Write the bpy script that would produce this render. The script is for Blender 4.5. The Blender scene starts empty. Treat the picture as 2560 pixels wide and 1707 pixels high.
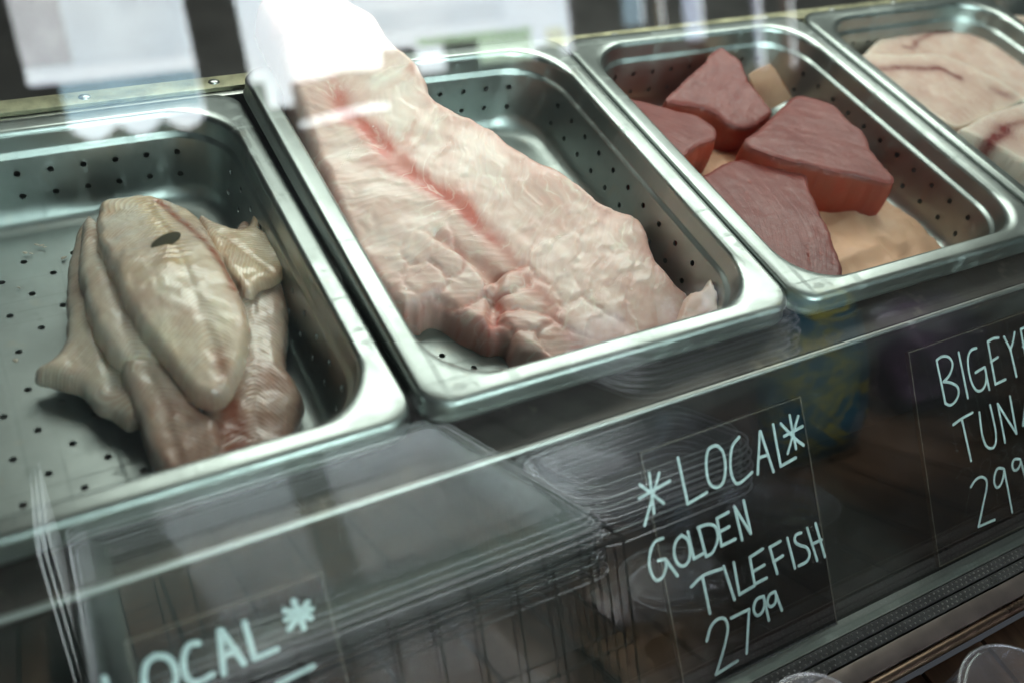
import bpy, bmesh, math, random
import numpy as np
from mathutils import Vector, Matrix, Euler
from mathutils.geometry import delaunay_2d_cdt

SC = bpy.context.scene
COL = SC.collection
random.seed(4)

# ------------------------------------------------------------------ camera
CPOS = np.array([-0.16073939, -0.26548293, 0.38684063])
CROT = (0.75813734, -0.16850150, -0.48220599)
FPX = 2353.46                                   # focal length in pixels of a 2560 px wide frame
cam_d = bpy.data.cameras.new('camera')
cam = bpy.data.objects.new('camera', cam_d)
COL.objects.link(cam)
cam.location = CPOS
cam.rotation_euler = CROT
cam_d.sensor_width = 36
cam_d.lens = FPX / 2560 * 36
cam_d.clip_start = 0.01
cam_d.clip_end = 100
cam_d.dof.use_dof = True
cam_d.dof.focus_distance = 0.655
cam_d.dof.aperture_fstop = 3.3
SC.camera = cam

# ------------------------------------------------------------------ world and lamps
wd = bpy.data.worlds.new('World')
SC.world = wd
wd.use_nodes = True
bg = wd.node_tree.nodes['Background']
bg.inputs[0].default_value = (0.80, 0.88, 1.0, 1)
bg.inputs[1].default_value = 0.055

def area(name, loc, target, sx, sy, power, col):
    l = bpy.data.lights.new(name, 'AREA')
    l.shape = 'RECTANGLE'; l.size = sx; l.size_y = sy; l.energy = power; l.color = col
    o = bpy.data.objects.new(name, l); COL.objects.link(o)
    o.location = loc
    o.rotation_euler = (Vector(target) - Vector(loc)).to_track_quat('-Z', 'Y').to_euler()
    return o
area('case_lamp', (0.455, 0.43, 0.47), (0.43, 0.17, 0.0), 1.15, 0.30, 9.2, (1.0, 0.99, 0.94))
sl = bpy.data.lights.new('tray_fill_spot', 'SPOT'); sl.energy = 780; sl.spot_size = math.radians(22); sl.spot_blend = .35; sl.shadow_soft_size = .05; sl.color = (.92, 1.0, .95)  # added spot without a known lamp, brightens the mirrored trays
so = bpy.data.objects.new('tray_fill_spot', sl); COL.objects.link(so); so.location = (.0, -.03, 1.2)
so.rotation_euler = (Vector((.0, -.385, -.06)) - so.location).to_track_quat('-Z', 'Y').to_euler()

s2 = bpy.data.lights.new('packet_fill_spot', 'SPOT'); s2.energy = 190; s2.spot_size = math.radians(13); s2.spot_blend = .4; s2.shadow_soft_size = .05; s2.color = (.93, .94, 1.0)  # second added spot, only there to brighten the packet
so2 = bpy.data.objects.new('packet_fill_spot', s2); COL.objects.link(so2); so2.location = (.52, -.03, 1.2)
so2.rotation_euler = (Vector((.51, -.41, -.05)) - so2.location).to_track_quat('-Z', 'Y').to_euler()
SC.view_settings.view_transform = 'Standard'
SC.view_settings.look = 'None'
SC.view_settings.exposure = 0.0
SC.view_settings.gamma = 1.0
SC.view_settings.use_curve_mapping = False
SC.render.engine = 'CYCLES'
SC.cycles.use_denoising = True
SC.cycles.max_bounces = 12
SC.cycles.transparent_max_bounces = 24
SC.cycles.caustics_reflective = False
SC.cycles.caustics_refractive = False
SC.cycles.sample_clamp_indirect = 6.0

# ------------------------------------------------------------------ measuring helpers (pixel of the photograph -> point on a surface of the place)
RM = np.array(Euler(CROT, 'XYZ').to_matrix())
def ray(u, v):
    d = RM @ np.array([(u - 1280) / FPX, -(v - 853.5) / FPX, -1.0])
    return d / np.linalg.norm(d)
def on_plane(u, v, n, o):
    d = ray(u, v); n = np.asarray(n, float)
    return CPOS + d * (np.dot(np.asarray(o) - CPOS, n) / np.dot(d, n))
def at_z(u, v, z): return on_plane(u, v, (0, 0, 1), (0, 0, z))
def at_y(u, v, y): return on_plane(u, v, (0, 1, 0), (0, y, 0))
def on_height(u, v, f):
    z = -0.03
    for _ in range(40):
        p = at_z(u, v, z)
        z = 0.5 * z + 0.5 * float(f(p[0], p[1]))
    return at_z(u, v, z)
SILL = np.array([0.0, -0.150, -0.156])
GA = math.radians(72)
GN = np.array([0, -math.sin(GA), math.cos(GA)])
def in_mirror(u, v, y):
    """where the ray that the front glass throws back meets the plane at this y"""
    h = on_plane(u, v, GN, SILL); d = ray(u, v); r = d - 2 * np.dot(d, GN) * GN
    return h + r * ((y - h[1]) / r[1])

# ------------------------------------------------------------------ numpy noise
_rng = np.random.default_rng(11)
_PERM = _rng.random((256, 256))
def vnoise(x, y):
    xi = np.floor(x).astype(int); yi = np.floor(y).astype(int)
    fx = x - xi; fy = y - yi
    fx = fx * fx * (3 - 2 * fx); fy = fy * fy * (3 - 2 * fy)
    a = _PERM[xi % 256, yi % 256]; b = _PERM[(xi + 1) % 256, yi % 256]
    c = _PERM[xi % 256, (yi + 1) % 256]; d = _PERM[(xi + 1) % 256, (yi + 1) % 256]
    return (a * (1 - fx) + b * fx) * (1 - fy) + (c * (1 - fx) + d * fx) * fy
def fbm(x, y, s, o=4):
    x = np.asarray(x) / s; y = np.asarray(y) / s; r = 0; a = .5
    for k in range(o):
        r = r + a * (vnoise(x + 17.3 * k, y + 9.1 * k) - .5); x = x * 2.03; y = y * 2.03; a *= .5
    return r
def sstep(a, b, x):
    t = np.clip((x - a) / (b - a), 0, 1); return t * t * (3 - 2 * t)
def seg_dist(P, poly, closed=False):
    """distance of points P (n,2) to a polyline, and arc length of the foot"""
    poly = np.asarray(poly)[:, :2]
    A = poly if closed else poly[:-1]
    B = np.roll(poly, -1, 0) if closed else poly[1:]
    best = np.full(len(P), 1e9); arc = np.zeros(len(P)); side = np.zeros(len(P)); s = 0.0
    for a, b in zip(A, B):
        ab = b - a; L2 = max(ab @ ab, 1e-14); L = math.sqrt(L2)
        t = np.clip(((P - a) @ ab) / L2, 0, 1)
        q = P - (a + t[:, None] * ab); d = np.hypot(q[:, 0], q[:, 1])
        m = d < best
        best[m] = d[m]; arc[m] = s + t[m] * L
        side[m] = np.sign(ab[0] * q[m, 1] - ab[1] * q[m, 0])
        s += L
    return best, arc, side
def inside(P, poly):
    poly = np.asarray(poly)[:, :2]; x, y = P[:, 0], P[:, 1]; r = np.zeros(len(P), bool); n = len(poly)
    for i in range(n):
        x1, y1 = poly[i]; x2, y2 = poly[(i + 1) % n]
        m = ((y1 > y) != (y2 > y)) & (x < (x2 - x1) * (y - y1) / ((y2 - y1) if y2 != y1 else 1e-12) + x1)
        r ^= m
    return r
def smooth_poly(pts, step, closed=True, jitter=0.0, js=0.006, seed=0):
    """Catmull-Rom through the points, resampled at an even step, with an optional ragged edge"""
    P = np.asarray(pts, float); n = len(P); out = []
    rngi = range(n) if closed else range(n - 1)
    for i in rngi:
        p1, p2 = P[i], P[(i + 1) % n]
        p0 = P[(i - 1) % n] if closed or i > 0 else p1
        p3 = P[(i + 2) % n] if closed or i < n - 2 else p2
        k = max(2, int(np.linalg.norm(p2 - p1) / (step * .5)))
        for t in np.arange(k) / k:
            out.append(.5 * ((2 * p1) + (p2 - p0) * t + (2 * p0 - 5 * p1 + 4 * p2 - p3) * t * t + (3 * p1 - p0 - 3 * p2 + p3) * t ** 3))
    if not closed: out.append(P[-1])
    out = np.array(out)
    if closed: out = np.vstack([out, out[:1]])
    d = np.r_[0, np.cumsum(np.linalg.norm(np.diff(out, axis=0), axis=1))]
    m = max(3, int(d[-1] / step)); t = np.linspace(0, d[-1], m + 1)
    if closed: t = t[:-1]
    R = np.stack([np.interp(t, d, out[:, k]) for k in range(out.shape[1])], 1)
    if jitter and closed:
        nx = np.roll(R, -1, 0) - np.roll(R, 1, 0)
        nx = nx[:, :2] / (np.linalg.norm(nx[:, :2], axis=1, keepdims=True) + 1e-9)
        a = fbm(t + seed * 3.7, t * 0 + seed, js, 3) * jitter * 2
        R[:, 0] += nx[:, 1] * a; R[:, 1] -= nx[:, 0] * a
    return R

# ------------------------------------------------------------------ object helpers
def tag(o, label=None, cat=None, group=None, kind=None):
    if label: o['label'] = label
    if cat: o['category'] = cat
    if group: o['group'] = group
    if kind: o['kind'] = kind
    return o
def empty(name, loc=(0, 0, 0)):
    o = bpy.data.objects.new(name, None); COL.objects.link(o); o.location = loc; o.empty_display_size = .02
    return o
def link(name, me, mat, parent=None):
    o = bpy.data.objects.new(name, me); COL.objects.link(o)
    if mat and not me.materials: me.materials.append(mat)
    if parent: o.parent = parent
    return o
def mesh_from(name, V, F, smooth=True):
    me = bpy.data.meshes.new(name)
    me.from_pydata([tuple(map(float, v)) for v in V], [], [tuple(map(int, f)) for f in F])
    me.update()
    if smooth:
        for p in me.polygons: p.use_smooth = True
    return me
def box_bm(bm, lo, hi, bev=0.0):
    lo = Vector(lo); hi = Vector(hi)
    r = bmesh.ops.create_cube(bm, size=1.0)
    vs = r['verts']
    c = (lo + hi) / 2; s = hi - lo
    for v in vs: v.co = Vector((v.co.x * s.x, v.co.y * s.y, v.co.z * s.z)) + c
    if bev > 0:
        es = list({e for v in vs for e in v.link_edges})
        bmesh.ops.bevel(bm, geom=es, offset=bev, segments=2, profile=.6, affect='EDGES')
def bm_obj(name, bm, mat, parent=None, smooth=False):
    me = bpy.data.meshes.new(name); bm.normal_update(); bm.to_mesh(me); bm.free()
    if smooth:
        for p in me.polygons: p.use_smooth = True
        me.set_sharp_from_angle(angle=math.radians(35))
    return link(name, me, mat, parent)
def box(name, lo, hi, mat, parent=None, bev=0.0):
    bm = bmesh.new(); box_bm(bm, lo, hi, bev)
    return bm_obj(name, bm, mat, parent, smooth=bev > 0)
def prism(name, poly, axis, a, b, mat, parent=None):
    """polygon in the two other axes swept along axis from a to b"""
    V = []; n = len(poly)
    for t in (a, b):
        for p in poly:
            v = list(p); v.insert(axis, t); V.append(v)
    F = [tuple(range(n))[::-1], tuple(range(n, 2 * n))] + [(i, (i + 1) % n, n + (i + 1) % n, n + i) for i in range(n)]
    me = mesh_from(name, V, F, smooth=False)
    bm = bmesh.new(); bm.from_mesh(me); bmesh.ops.recalc_face_normals(bm, faces=bm.faces); bm.to_mesh(me); bm.free()
    return link(name, me, mat, parent)
def tube(pts, r, seg=8, rz=None, nrm=None, caps=True):
    """round or flattened tube along a polyline; rz = half height along nrm"""
    P = np.asarray(pts, float); V = []; F = []
    T = np.gradient(P, axis=0) if len(P) > 2 else np.repeat((P[-1:] - P[:1]), len(P), 0)
    T /= np.linalg.norm(T, axis=1, keepdims=True) + 1e-12
    rings = []
    def ring(c, t, s):
        n = np.asarray(nrm, float) if nrm is not None else (np.array([0, 0, 1.]) if abs(t[2]) < .9 else np.array([1., 0, 0]))
        n = n - t * (n @ t); n /= np.linalg.norm(n) + 1e-12; b = np.cross(t, n)
        i0 = len(V)
        for k in range(seg):
            a = 2 * math.pi * k / seg
            V.append(c + s * (b * math.cos(a) * r + n * math.sin(a) * (rz if rz else r)))
        rings.append(i0)
    if caps:
        for f, s in ((1, .05), (.8, .6), (.35, .93)): ring(P[0] - T[0] * r * f, T[0], s)
    for p, t in zip(P, T): ring(p, t, 1)
    if caps:
        for f, s in ((.35, .93), (.8, .6), (1, .05)): ring(P[-1] + T[-1] * r * f, T[-1], s)
    for a, b in zip(rings[:-1], rings[1:]):
        for k in range(seg): F.append((a + k, a + (k + 1) % seg, b + (k + 1) % seg, b + k))
    F.append(tuple(rings[0] + k for k in range(seg))[::-1]); F.append(tuple(rings[-1] + k for k in range(seg)))
    return V, F
def join(parts):
    V = []; F = []
    for v, f in parts:
        o = len(V); V += list(v); F += [tuple(i + o for i in q) for q in f]
    return V, F

# ------------------------------------------------------------------ materials
class NT:
    def __init__(s, name):
        s.m = bpy.data.materials.new(name); s.m.use_nodes = True
        s.t = s.m.node_tree; s.n = s.t.nodes; s.l = s.t.links
        s.b = s.n.get('Principled BSDF'); s.out = s.n.get('Material Output')
    def add(s, typ, **kw):
        x = s.n.new(typ)
        for k, v in kw.items():
            if k.startswith('i_'):
                key = k[2:]
                x.inputs[int(key) if key.isdigit() else key.replace('_', ' ')].default_value = v
            else: setattr(x, k, v)
        return x
    def link(s, a, b): s.l.new(a, b)
    def math(s, op, a, b=None):
        x = s.n.new('ShaderNodeMath'); x.operation = op
        for i, v in enumerate((a, b)):
            if v is None: continue
            if hasattr(v, 'is_output'): s.l.new(v, x.inputs[i])
            else: x.inputs[i].default_value = v
        return x.outputs[0]
    def mix(s, f, a, b):
        x = s.n.new('ShaderNodeMix'); x.data_type = 'RGBA'
        for k, v in ((0, f), (6, a), (7, b)):
            if hasattr(v, 'is_output'): s.l.new(v, x.inputs[k])
            else: x.inputs[k].default_value = v if k == 0 else (*v, 1)
        return x.outputs[2]
    def ramp(s, f, stops):
        x = s.n.new('ShaderNodeValToRGB'); e = x.color_ramp.elements
        for i, (p, c) in enumerate(stops):
            if i > 1: e.new(p)
            e[i].position = p; e[i].color = (*c, 1) if len(c) == 3 else c
        s.l.new(f, x.inputs[0]); return x.outputs[0]
    def noise(s, scale, detail=4, vec=None, rough=.55, dist=0.0):
        x = s.n.new('ShaderNodeTexNoise'); x.inputs['Scale'].default_value = scale; x.inputs['Detail'].default_value = detail
        x.inputs['Roughness'].default_value = rough; x.inputs['Distortion'].default_value = dist
        if vec is not None: s.l.new(vec, x.inputs['Vector'])
        return x.outputs[0]
    def coord(s, which='Object', scale=None):
        x = s.n.new('ShaderNodeTexCoord'); o = x.outputs[which]
        if scale:
            m = s.n.new('ShaderNodeMapping'); m.inputs['Scale'].default_value = scale; s.l.new(o, m.inputs[0]); o = m.outputs[0]
        return o
    def uv(s, scale=None):
        x = s.n.new('ShaderNodeUVMap'); x.uv_map = 'grain'; o = x.outputs[0]
        if scale:
            m = s.n.new('ShaderNodeMapping'); m.inputs['Scale'].default_value = scale; s.l.new(o, m.inputs[0]); o = m.outputs[0]
        return o
    def attr(s, name):
        x = s.n.new('ShaderNodeAttribute'); x.attribute_name = name; return x
    def bump(s, h, strength=.3, dist=.001, nrm=None):
        x = s.n.new('ShaderNodeBump'); x.inputs['Strength'].default_value = strength; x.inputs['Distance'].default_value = dist
        s.l.new(h, x.inputs['Height'])
        if nrm is not None: s.l.new(nrm, x.inputs['Normal'])
        return x.outputs[0]
    def set(s, **kw):
        for k, v in kw.items():
            i = s.b.inputs[k.replace('_', ' ')]
            if hasattr(v, 'is_output'): s.l.new(v, i)
            else: i.default_value = (*v, 1) if isinstance(v, tuple) and len(v) == 3 and i.type == 'RGBA' else v

def simple(name, col, rough=.5, metal=0.0, var=.25, scale=40, bump=0.0):
    n = NT(name); c = n.coord('Object'); t = n.noise(scale, 5, c)
    lo = tuple(x * (1 - var) for x in col); hi = tuple(min(1, x * (1 + var)) for x in col)
    n.set(Base_Color=n.ramp(t, [(.3, lo), (.7, hi)]), Metallic=metal, Roughness=n.ramp(t, [(.3, (rough * .85,) * 3), (.7, (min(1, rough * 1.15),) * 3)]))
    if bump: n.set(Normal=n.bump(t, bump, .0008))
    return n.m

def steel(name, base=(.35, .385, .37), rough=.27, brush=(5, 90, 30)):
    n = NT(name); c = n.coord('Object')
    fine = n.noise(1.0, 3, n.coord('Object', brush)); blot = n.noise(22, 4, c); spots = n.noise(60, 2, c)
    r = n.math('ADD', n.math('MULTIPLY', fine, .07), n.math('MULTIPLY', blot, .12))
    r = n.math('ADD', r, rough - .095)
    col = n.mix(n.ramp(blot, [(.42, (0, 0, 0)), (.75, (1, 1, 1))]), base, tuple(b * .80 for b in base))
    stain = n.ramp(spots, [(.62, (0, 0, 0)), (.82, (.4, .4, .4))])
    col = n.mix(stain, col, (.42, .37, .29))
    for v in ((2.5, 210, 60), (150, 4, 50), (60, 75, 6)):
        sc = n.noise(1.0, 1, n.coord('Object', v), .5, .15)
        r = n.math('ADD', r, n.math('MULTIPLY', n.ramp(sc, [(.66, (0, 0, 0)), (.70, (1, 1, 1))]), .11))
    dry = n.noise(13, 5, c, .65, .4)
    r = n.math('ADD', r, n.math('MULTIPLY', n.ramp(dry, [(.52, (0, 0, 0)), (.58, (1, 1, 1))]), .07))
    sz = n.add('ShaderNodeSeparateXYZ'); n.link(c, sz.inputs[0])
    if name == 'pan_steel': r = n.math('ADD', r, n.math('MULTIPLY', n.math('LESS_THAN', sz.outputs[2], -.0612), .10))
    n.set(Base_Color=col, Metallic=1.0, Roughness=r)
    return n.m
M_PAN = steel('pan_steel', rough=.34)
M_CASE = steel('case_steel', (.42, .43, .41), .33, (8, 200, 200))
M_DARK = simple('dark_enamel', (.016, .014, .013), .45, 0, .3, 20)
M_PANEL = simple('panel_enamel', (.012, .014, .012), .55, 0, .3, 20)
M_LEDGE = steel('ledge_steel', (.085, .08, .074), .5, (8, 200, 200))
M_BRASS = simple('ledge_strip', (.36, .34, .22), .45, .35, .45, 60)
M_GASKET = simple('rubber_gasket', (.035, .036, .032), .5, 0, .3, 90)
M_DOT = simple('gasket_studs', (.21, .21, .18), .3, 0, .2, 90)
M_ALU = simple('brushed_aluminium', (.24, .20, .175), .42, 1.0, .12, 60)
M_TUBE = simple('bronze_tube', (.20, .14, .10), .3, 1.0, .15, 50)

def wood(name):
    n = NT(name); c = n.coord('Object', (14, 1.6, 14)); t = n.noise(6, 6, c, .62, .6); g = n.noise(40, 4, n.coord('Object', (10, 1, 10)))
    col = n.ramp(t, [(.25, (.020, .010, .005)), (.5, (.044, .023, .011)), (.75, (.075, .041, .021))])
    n.set(Base_Color=col, Roughness=.62, Normal=n.bump(g, .25, .001)); n.b.inputs['Specular IOR Level'].default_value = .15
    return n.m
M_WOOD = wood('counter_wood')

def glass(name, tint=(.91, .96, .935), refl=1.0):
    n = NT(name); n.n.remove(n.b)
    lw = n.add('ShaderNodeLayerWeight'); lw.inputs[0].default_value = .5
    f = n.math('POWER', lw.outputs['Facing'], 5.0)
    f = n.math('ADD', n.math('MULTIPLY', f, .95), .043)
    f = n.math('MULTIPLY', f, refl)
    tr = n.add('ShaderNodeBsdfTransparent'); tr.inputs[0].default_value = (*tint, 1)
    gl = n.add('ShaderNodeBsdfGlossy'); gl.inputs['Roughness'].default_value = 0.0; gl.inputs[0].default_value = (1, 1, 1, 1)
    mx = n.add('ShaderNodeMixShader'); n.link(f, mx.inputs[0]); n.link(tr.outputs[0], mx.inputs[1]); n.link(gl.outputs[0], mx.inputs[2])
    # a thin film of grease and wiped streaks
    sm = n.noise(1.0, 5, n.coord('Object', (5, 16, 16)), .6, .8); sd = n.noise(9, 4, n.coord('Object'))
    film = n.math('MULTIPLY', n.ramp(n.math('MULTIPLY', sm, sd), [(.18, (0, 0, 0)), (.5, (1, 1, 1))]), .008)
    film = n.math('ADD', film, .0)
    df = n.add('ShaderNodeBsdfDiffuse'); df.inputs[0].default_value = (.8, .85, .85, 1)
    m2 = n.add('ShaderNodeMixShader'); n.link(film, m2.inputs[0]); n.link(mx.outputs[0], m2.inputs[1]); n.link(df.outputs[0], m2.inputs[2])
    n.link(m2.outputs[0], n.out.inputs[0])
    return n.m
M_GLASS = glass('display_glass')

def clear_plastic(name, haze=.10, col=(.9, .9, .95), f0=.07):
    n = NT(name); n.n.remove(n.b)
    lw = n.add('ShaderNodeLayerWeight'); lw.inputs[0].default_value = .5
    f = n.math('ADD', n.math('MULTIPLY', n.math('POWER', lw.outputs['Facing'], 4.0), .9 if f0 < .5 else .4), f0)
    tr = n.add('ShaderNodeBsdfTransparent'); tr.inputs[0].default_value = (.97, .97, .98, 1)
    gl = n.add('ShaderNodeBsdfGlossy'); gl.inputs['Roughness'].default_value = .07
    df = n.add('ShaderNodeBsdfDiffuse'); df.inputs[0].default_value = (*col, 1)
    m1 = n.add('ShaderNodeMixShader'); n.link(f, m1.inputs[0]); n.link(tr.outputs[0], m1.inputs[1]); n.link(gl.outputs[0], m1.inputs[2])
    m2 = n.add('ShaderNodeMixShader'); m2.inputs[0].default_value = haze; n.link(m1.outputs[0], m2.inputs[1]); n.link(df.outputs[0], m2.inputs[2])
    n.link(m2.outputs[0], n.out.inputs[0])
    return n.m
M_CLEAR = clear_plastic('clear_plastic', .04)
M_GLINT_RIM = clear_plastic('whitened_glint_rim', .92, (.88, .88, .95), .55)  # rims whitened, so their glint lines are put into the colour
M_TUB_RIM = clear_plastic('tub_rim', .16, (.85, .85, .9), .2)

def flesh(name, base, pale, blood, sss=.35, lb=.5, fa=None, fb=.6, radius=(.012, .005, .003), line_scale=420, line_amp=.35, rough=.36, grain_vec=(1, 1, 1), speck=True, coat=.35, bump=.35, cells=None):
    """fish flesh: albedo from the cut's own pattern (pale, blood and skin attributes on the mesh) with muscle lines along the grain map"""
    n = NT(name); c = n.coord('Object')
    big = n.noise(45, 5, c); fine = n.noise(420, 4, c, .6)
    at = n.attr('flesh'); sep = n.add('ShaderNodeSeparateColor'); n.link(at.outputs['Color'], sep.inputs[0])
    R, G, B = sep.outputs[0], sep.outputs[1], sep.outputs[2]        # blood, pale connective tissue, yellow tint
    w = n.add('ShaderNodeTexWave', wave_type='BANDS', bands_direction='X', wave_profile='SIN')
    w.inputs['Scale'].default_value = line_scale / 20; fib = n.noise(1.0, 3, n.uv((620, 26, 1)), .6); w.inputs['Distortion'].default_value = 1.6; w.inputs['Detail'].default_value = 3; w.inputs['Detail Scale'].default_value = 1.2
    n.link(n.uv((20, 20, 20)), w.inputs['Vector'])
    lines = w.outputs['Fac']
    col = n.mix(n.ramp(big, [(.30, (0, 0, 0)), (.70, (1, 1, 1))]), base, tuple(.5 * a + .5 * b for a, b in zip(base, pale)))
    lm = n.math('MULTIPLY', n.ramp(lines, [(.55, (0, 0, 0)), (.95, (1, 1, 1))]), line_amp)
    col = n.mix(lm, col, pale)
    col = n.mix(G, col, pale)
    col = n.mix(n.math('MULTIPLY', B, .55), col, (.56, .40, .17))
    bl = n.math('MULTIPLY', R, n.math('ADD', n.math('MULTIPLY', fine, .7), .8))
    x = n.add('ShaderNodeClamp'); n.link(bl, x.inputs[0])
    col = n.mix(x.outputs[0], col, blood)
    if cells:
        wv = n.add('ShaderNodeTexNoise'); wv.inputs['Scale'].default_value = 38; wv.inputs['Detail'].default_value = 3; n.link(c, wv.inputs['Vector'])
        va = n.add('ShaderNodeVectorMath', operation='MULTIPLY_ADD'); n.link(wv.outputs['Color'], va.inputs[0]); va.inputs[1].default_value = (1.5, 1.5, 0); n.link(n.uv(cells), va.inputs[2])
        vd = n.add('ShaderNodeTexVoronoi', feature='DISTANCE_TO_EDGE'); vd.inputs['Scale'].default_value = 1.0; n.link(va.outputs[0], vd.inputs['Vector'])
        vc = n.add('ShaderNodeTexVoronoi', feature='SMOOTH_F1'); vc.inputs['Scale'].default_value = 1.0; n.link(va.outputs[0], vc.inputs['Vector'])
        sv = n.add('ShaderNodeSeparateColor'); n.link(vc.outputs['Color'], sv.inputs[0])
        col = n.mix(n.math('MULTIPLY', sv.outputs[0], .75), col, (.57, .305, .245))
        col = n.mix(n.math('MULTIPLY', n.math('SUBTRACT', 1.0, n.ramp(vd.outputs['Distance'], [(.0, (0, 0, 0)), (.06, (1, 1, 1))])), n.math('MULTIPLY', n.ramp(big, [(.45, (0, 0, 0)), (.65, (1, 1, 1))]), .6)), col, (.78, .69, .58))
        fine = n.math('ADD', fine, n.math('MULTIPLY', n.ramp(vd.outputs['Distance'], [(.0, (0, 0, 0)), (.22, (1, 1, 1))]), .35))
    if speck:
        sp = n.ramp(n.noise(260, 2, c), [(.70, (0, 0, 0)), (.78, (.6, .6, .6))])
        col = n.mix(sp, col, tuple(min(.85, p * 1.15) for p in pale))
    fm = n.ramp(fib, [(.58, (0, 0, 0)), (.78, (1, 1, 1))])
    col = n.mix(n.math('MULTIPLY', fm, fa if fa is not None else line_amp), col, pale)
    h = n.math('ADD', n.math('MULTIPLY', lines, lb), n.math('ADD', n.math('MULTIPLY', fine, .45), n.math('MULTIPLY', fib, fb)))
    nb = n.bump(h, bump, .0007)
    n.set(Base_Color=col, Roughness=n.ramp(fine, [(.3, (rough * .75,) * 3), (.7, (rough * 1.3,) * 3)]), Normal=nb)
    n.set(Subsurface_Weight=sss, Subsurface_Radius=radius, Subsurface_Scale=1.0, Coat_Weight=coat, Coat_Roughness=.18)
    n.b.inputs['Specular IOR Level'].default_value = .5
    return n.m
M_TILE = flesh('tilefish_flesh', (.66, .455, .395), (.82, .75, .66), (.50, .07, .045), sss=.32, radius=(.008, .003, .002), line_scale=60, line_amp=.13, bump=.30, cells=(75, 32, 1))
M_SOLE = flesh('flatfish_flesh', (.49, .355, .285), (.72, .64, .52), (.29, .095, .055), line_scale=115, line_amp=.58, bump=.42, sss=.30, radius=(.006, .003, .0018), rough=.22, coat=.6)
M_TUNA = flesh('tuna_flesh', (.108, .0165, .0155), (.22, .058, .048), (.30, .027, .008), fa=.34, fb=.75, sss=.14, radius=(.006, .0015, .0008), line_scale=55, line_amp=.10, lb=.05, rough=.46, coat=.06, speck=False, bump=.55)
M_SWORD = flesh('swordfish_flesh', (.42, .24, .205), (.64, .54, .46), (.13, .010, .008), line_scale=110, line_amp=.22, sss=.2, radius=(.006, .0025, .0015), rough=.42, coat=.2)

# ------------------------------------------------------------------ the display case
case = empty('display_case', (0, -.15, -.156))
tag(case, 'slant-glass refrigerated fish case holding four steel pans', 'display case')
def cpart(o):
    o.parent = case; o.matrix_parent_inverse = Matrix.Translation(case.location).inverted(); return o
X0, X1 = -1.1, 1.9
tdir = np.array([0, math.cos(GA), math.sin(GA)])
def gpt(s, n): return (SILL + tdir * s + GN * n)[1:]
g = prism('front_glass', [gpt(0, 0), gpt(.62, 0), gpt(.62, .006), gpt(0, .006)], 0, X0, X1, M_GLASS); cpart(g)
# sill: channel, two studded gaskets, aluminium lip, tube
cpart(box('sill_channel', (X0, -.1560, -.190), (X1, -.1465, -.1572), M_CASE))
def gasket(yc, w):
    o = cpart(box('gasket', (X0, yc - w / 2, -.190), (X1, yc + w / 2, -.1565), M_GASKET, bev=.0008))
    bm = bmesh.new()
    for k in range(260):
        x = -.35 + k * .0047
        for dy in (-w * .22, w * .22):
            bmesh.ops.create_icosphere(bm, subdivisions=1, radius=.00075, matrix=Matrix.Translation((x + (dy > 0) * .0023, yc + dy, -.1563)))
    s = bm_obj('gasket_studs', bm, M_DOT, None, True); s.parent = o
    return o
gasket(-.1602, .0072); gasket(-.1686, .0072)
cpart(box('sill_lip', (X0, -.1865, -.195), (X1, -.1735, -.1560), M_ALU, bev=.001))
tv = tube([(X0, -.1905, -.1615), (0, -.1905, -.1615), (X1, -.1905, -.1615)], .0042, 14)
cpart(link('bumper_tube', mesh_from('bumper_tube', *tv), M_TUBE))
# inside: bottom deck, front panel, front ledge, rear ledge, rear wall, well
cpart(box('deck', (X0, -.1462, -.175), (X1, -.021, -.163), M_PANEL))
cpart(box('front_panel', (X0, -.020, -.175), (X1, -.012, -.0335), M_PANEL))
lp = [(-.0245, -.0235), (-.0235, -.0215), (-.0215, -.0207), (.010, -.0207), (.010, -.0325), (-.0225, -.0325), (-.0245, -.0305)]
cpart(prism('front_ledge', lp, 0, X0, X1, M_LEDGE))
ev = tube([(X0, -.0240, -.0222), (0, -.0240, -.0222), (X1, -.0240, -.0222)], .0019, 12)  # brighter tube added as the highlight along the ledge's front edge
cpart(link('ledge_highlight', mesh_from('ledge_highlight', *ev), M_CASE))
cpart(box('well_floor', (X0, -.011, -.150), (X1, .345, -.140), M_CASE))
cpart(box('rear_ledge', (X0, .3262, -.140), (X1, .3475, -.0125), M_CASE, bev=.0015))
st = cpart(box('rear_strip', (X0, .3310, -.0122), (X1, .3455, -.0085), M_BRASS, bev=.0008))
bm = bmesh.new()
bmesh.ops.create_uvsphere(bm, u_segments=12, v_segments=8, radius=.0042, matrix=Matrix.Diagonal((1, .8, .4, 1)))
rv0 = bm_obj('rivet', bm, M_CASE, st, True); rv0.location = (-.19, .338, -.0085)
for k in range(1, 13):
    rv = rv0.copy(); COL.objects.link(rv); rv.parent = st; rv.location = (-.19 + k * .0875, .338, -.0085)
cpart(box('rear_wall', (X0, .62, -.16), (X1, .64, .62), M_DARK))
cpart(box('rear_shelf', (X0, .3478, -.06), (X1, .6195, -.03), M_DARK))
cpart(box('canopy', (X0, .045, .50), (X1, .6195, .53), simple('canopy_white', (.45, .47, .45), .5)))

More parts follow.
